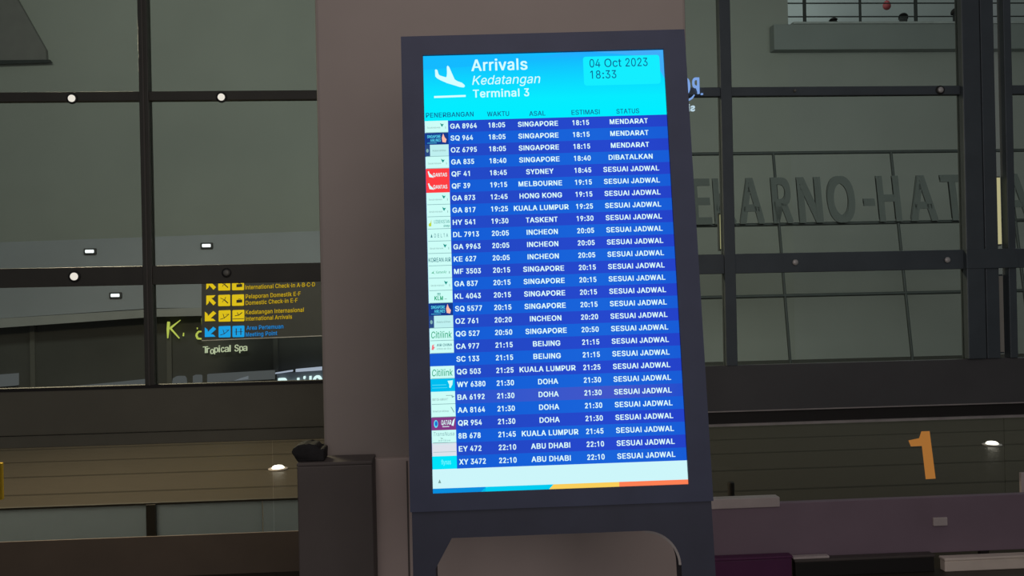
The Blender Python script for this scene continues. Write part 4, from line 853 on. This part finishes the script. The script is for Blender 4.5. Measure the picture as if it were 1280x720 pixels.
# teal glass barrier outside the left door
YB = 5.5
ta, tb = at(-40, 637.5, YB), at(374, 626, YB); zt0 = (ta.z + tb.z) / 2; zlow = 0
t = empty('glass_barrier', (at(190, 640, YB).x, YB, 0), 'low teal frosted glass barrier outside the left glass door', 'barrier')
edges = [at(-60, 640, YB).x, at(184, 640, YB).x, at(195.5, 640, YB).x, at(328, 640, YB).x, at(392, 640, YB).x]
for a, c in ((edges[0], edges[1]), (edges[2], edges[3] - .003), (edges[3] + .003, edges[4])):
    q = MB(); q.box((a, YB, 0), (c, YB + .012, zt0), M_teal, .002); child(q, 'panel', t)
q = MB(); q.box((edges[1], YB - .02, 0), (edges[2], YB + .03, zt0 + .004), M_mull); child(q, 'post', t)
q = MB(); q.box((edges[0], YB - .006, zt0), (edges[4], YB + .018, zt0 + .012), M_mull); child(q, 'cap_rail', t)
# yellow board at the left edge
p = at(-4, 620, 5.8); b = MB(); q0_, q1_ = at(-30, 580, 5.8), at(2.5, 625, 5.8)
b.box((q0_.x, 5.8, q1_.z), (q1_.x, 5.83, q0_.z), M_yellow, .004); b.box((q0_.x + .02, 5.81, 0), (q0_.x + .05, 5.83, q0_.z), M_black)
tag(b.build('yellow_board', origin=(q0_.x, 5.8, 0)), 'sliver of a yellow standing board at the left edge of the view', 'board')
# door number
b = MB(); nx = lambda x, y: at(860 + x / 2.914, 473 + y / 2.914, YF - .007)
b.prism([nx(*p_) for p_ in [(850, 193), (880, 192), (902, 365), (866, 367), (852, 246), (812, 248), (803, 226), (842, 218)]], (0, .0006, 0), M_orange)
child(b, 'door_number', d2)['label'] = 'orange number one on the glass'
# purple board and bits in front of the right door
YP = 4.6
z_top = (at(975, 627, YP).z + at(1280, 619, YP).z) / 2; z_bot = (at(893, 699, YP).z + at(1280, 690, YP).z) / 2
x0 = at(860, 660, YP).x; xm_ = at(974.5, 660, YP).x; x1 = 3.9
t = empty('purple_partition', ((x0 + x1) / 2, YP, 0), 'long low dull purple partition in front of the right glass door', 'partition')
b = MB(); b.box((x0, YP, z_bot), (x1, YP + .04, z_top), M_purple, .004); child(b, 'board', t)
for x in (x0 + .05, 1.9, 2.8, x1 - .1):
    q = MB(); q.box((x, YP + .005, 0), (x + .05, YP + .035, z_bot), M_black, .003); child(q, 'leg', t)
zz0, zz1 = at(930, 634.5, YP).z, at(930, 622.3, YP).z
q = MB(); q.box((x0, YP - .012, zz0), (xm_, YP + .05, zz1), M_greyboard, .003); child(q, 'grey_cap', t)['label'] = 'light grey cap'
q0_, q1_ = at(1166.5, 647.3, YP - .01), at(1184.5, 657, YP - .01)
q = MB(); q.box((q0_.x, YP - .012, q1_.z), (q1_.x, YP + .001, q0_.z), M_greyboard, .003); child(q, 'plate', t)['label'] = 'small light grey plate'
# things on the floor before the partition
def low_box(name, pa, px1, Y, depth, mt, lab, cat, lid=None):
    a = at(*pa, Y); x1_ = at(px1, pa[1], Y).x; b = MB(); t = empty(name, ((a.x + x1_) / 2, Y + depth / 2, 0), lab, cat)
    b.box((a.x, Y, 0), (x1_, Y + depth, a.z - .014), mt, .005); child(b, 'body', t)
    b = MB(); b.box((a.x - .004, Y - .005, a.z - .014), (x1_ + .004, Y + depth + .004, a.z), lid or mt, .004); child(b, 'lid', t); return t
low_box('purple_crate', (862, 699.5), 990, 4.53, .05, M_purple2, 'strong purple low crate beside the right leg of the kiosk', 'crate')
low_box('cream_box', (1181, 698), 1330, 4.52, .05, M_cream, 'cream low box on the floor at the lower right', 'box')
bench = low_box('dark_bench', (994, 700), 1168, 4.53, .05, M_black, 'low dark bench between the purple crate and the cream box', 'bench', M_cab)
zb_t = at(994, 700, 4.53).z; q0_, q1_ = at(992, 697, 4.535), at(1037, 700, 4.535)
b = MB(); b.box((q0_.x, 4.535, zb_t + .0005), (q1_.x, 4.575, zb_t + .013), M_greyboard, .003)
tag(b.build('grey_plank', origin=(q0_.x, 4.535, zb_t)), 'thin light grey plank lying on the left end of the dark bench', 'plank')
q0_, q1_ = at(1276.5, 591, 4.75), at(1300, 625, 4.75)
b = MB(); b.box((q0_.x, 4.75, q1_.z), (q1_.x, 4.77, q0_.z), M_greyboard, .003); b.box((q0_.x + .03, 4.755, 0), (q0_.x + .05, 4.765, q1_.z), M_black)
tag(b.build('grey_board', origin=(q0_.x, 4.75, 0)), 'edge of a light grey board on a stick at the right edge', 'board')
p = at(914, 621, 5.6); b = MB(); b.lathe((p.x, 5.6, 0), [(.03, 0), (.022, .02), (.022, at(914, 604, 5.6).z), (.015, at(914, 602, 5.6).z)], M_black, 14)
tag(b.build('bollard', origin=(p.x, 5.6, 0)), 'short thin dark bollard outside the right door beside the kiosk', 'bollard')
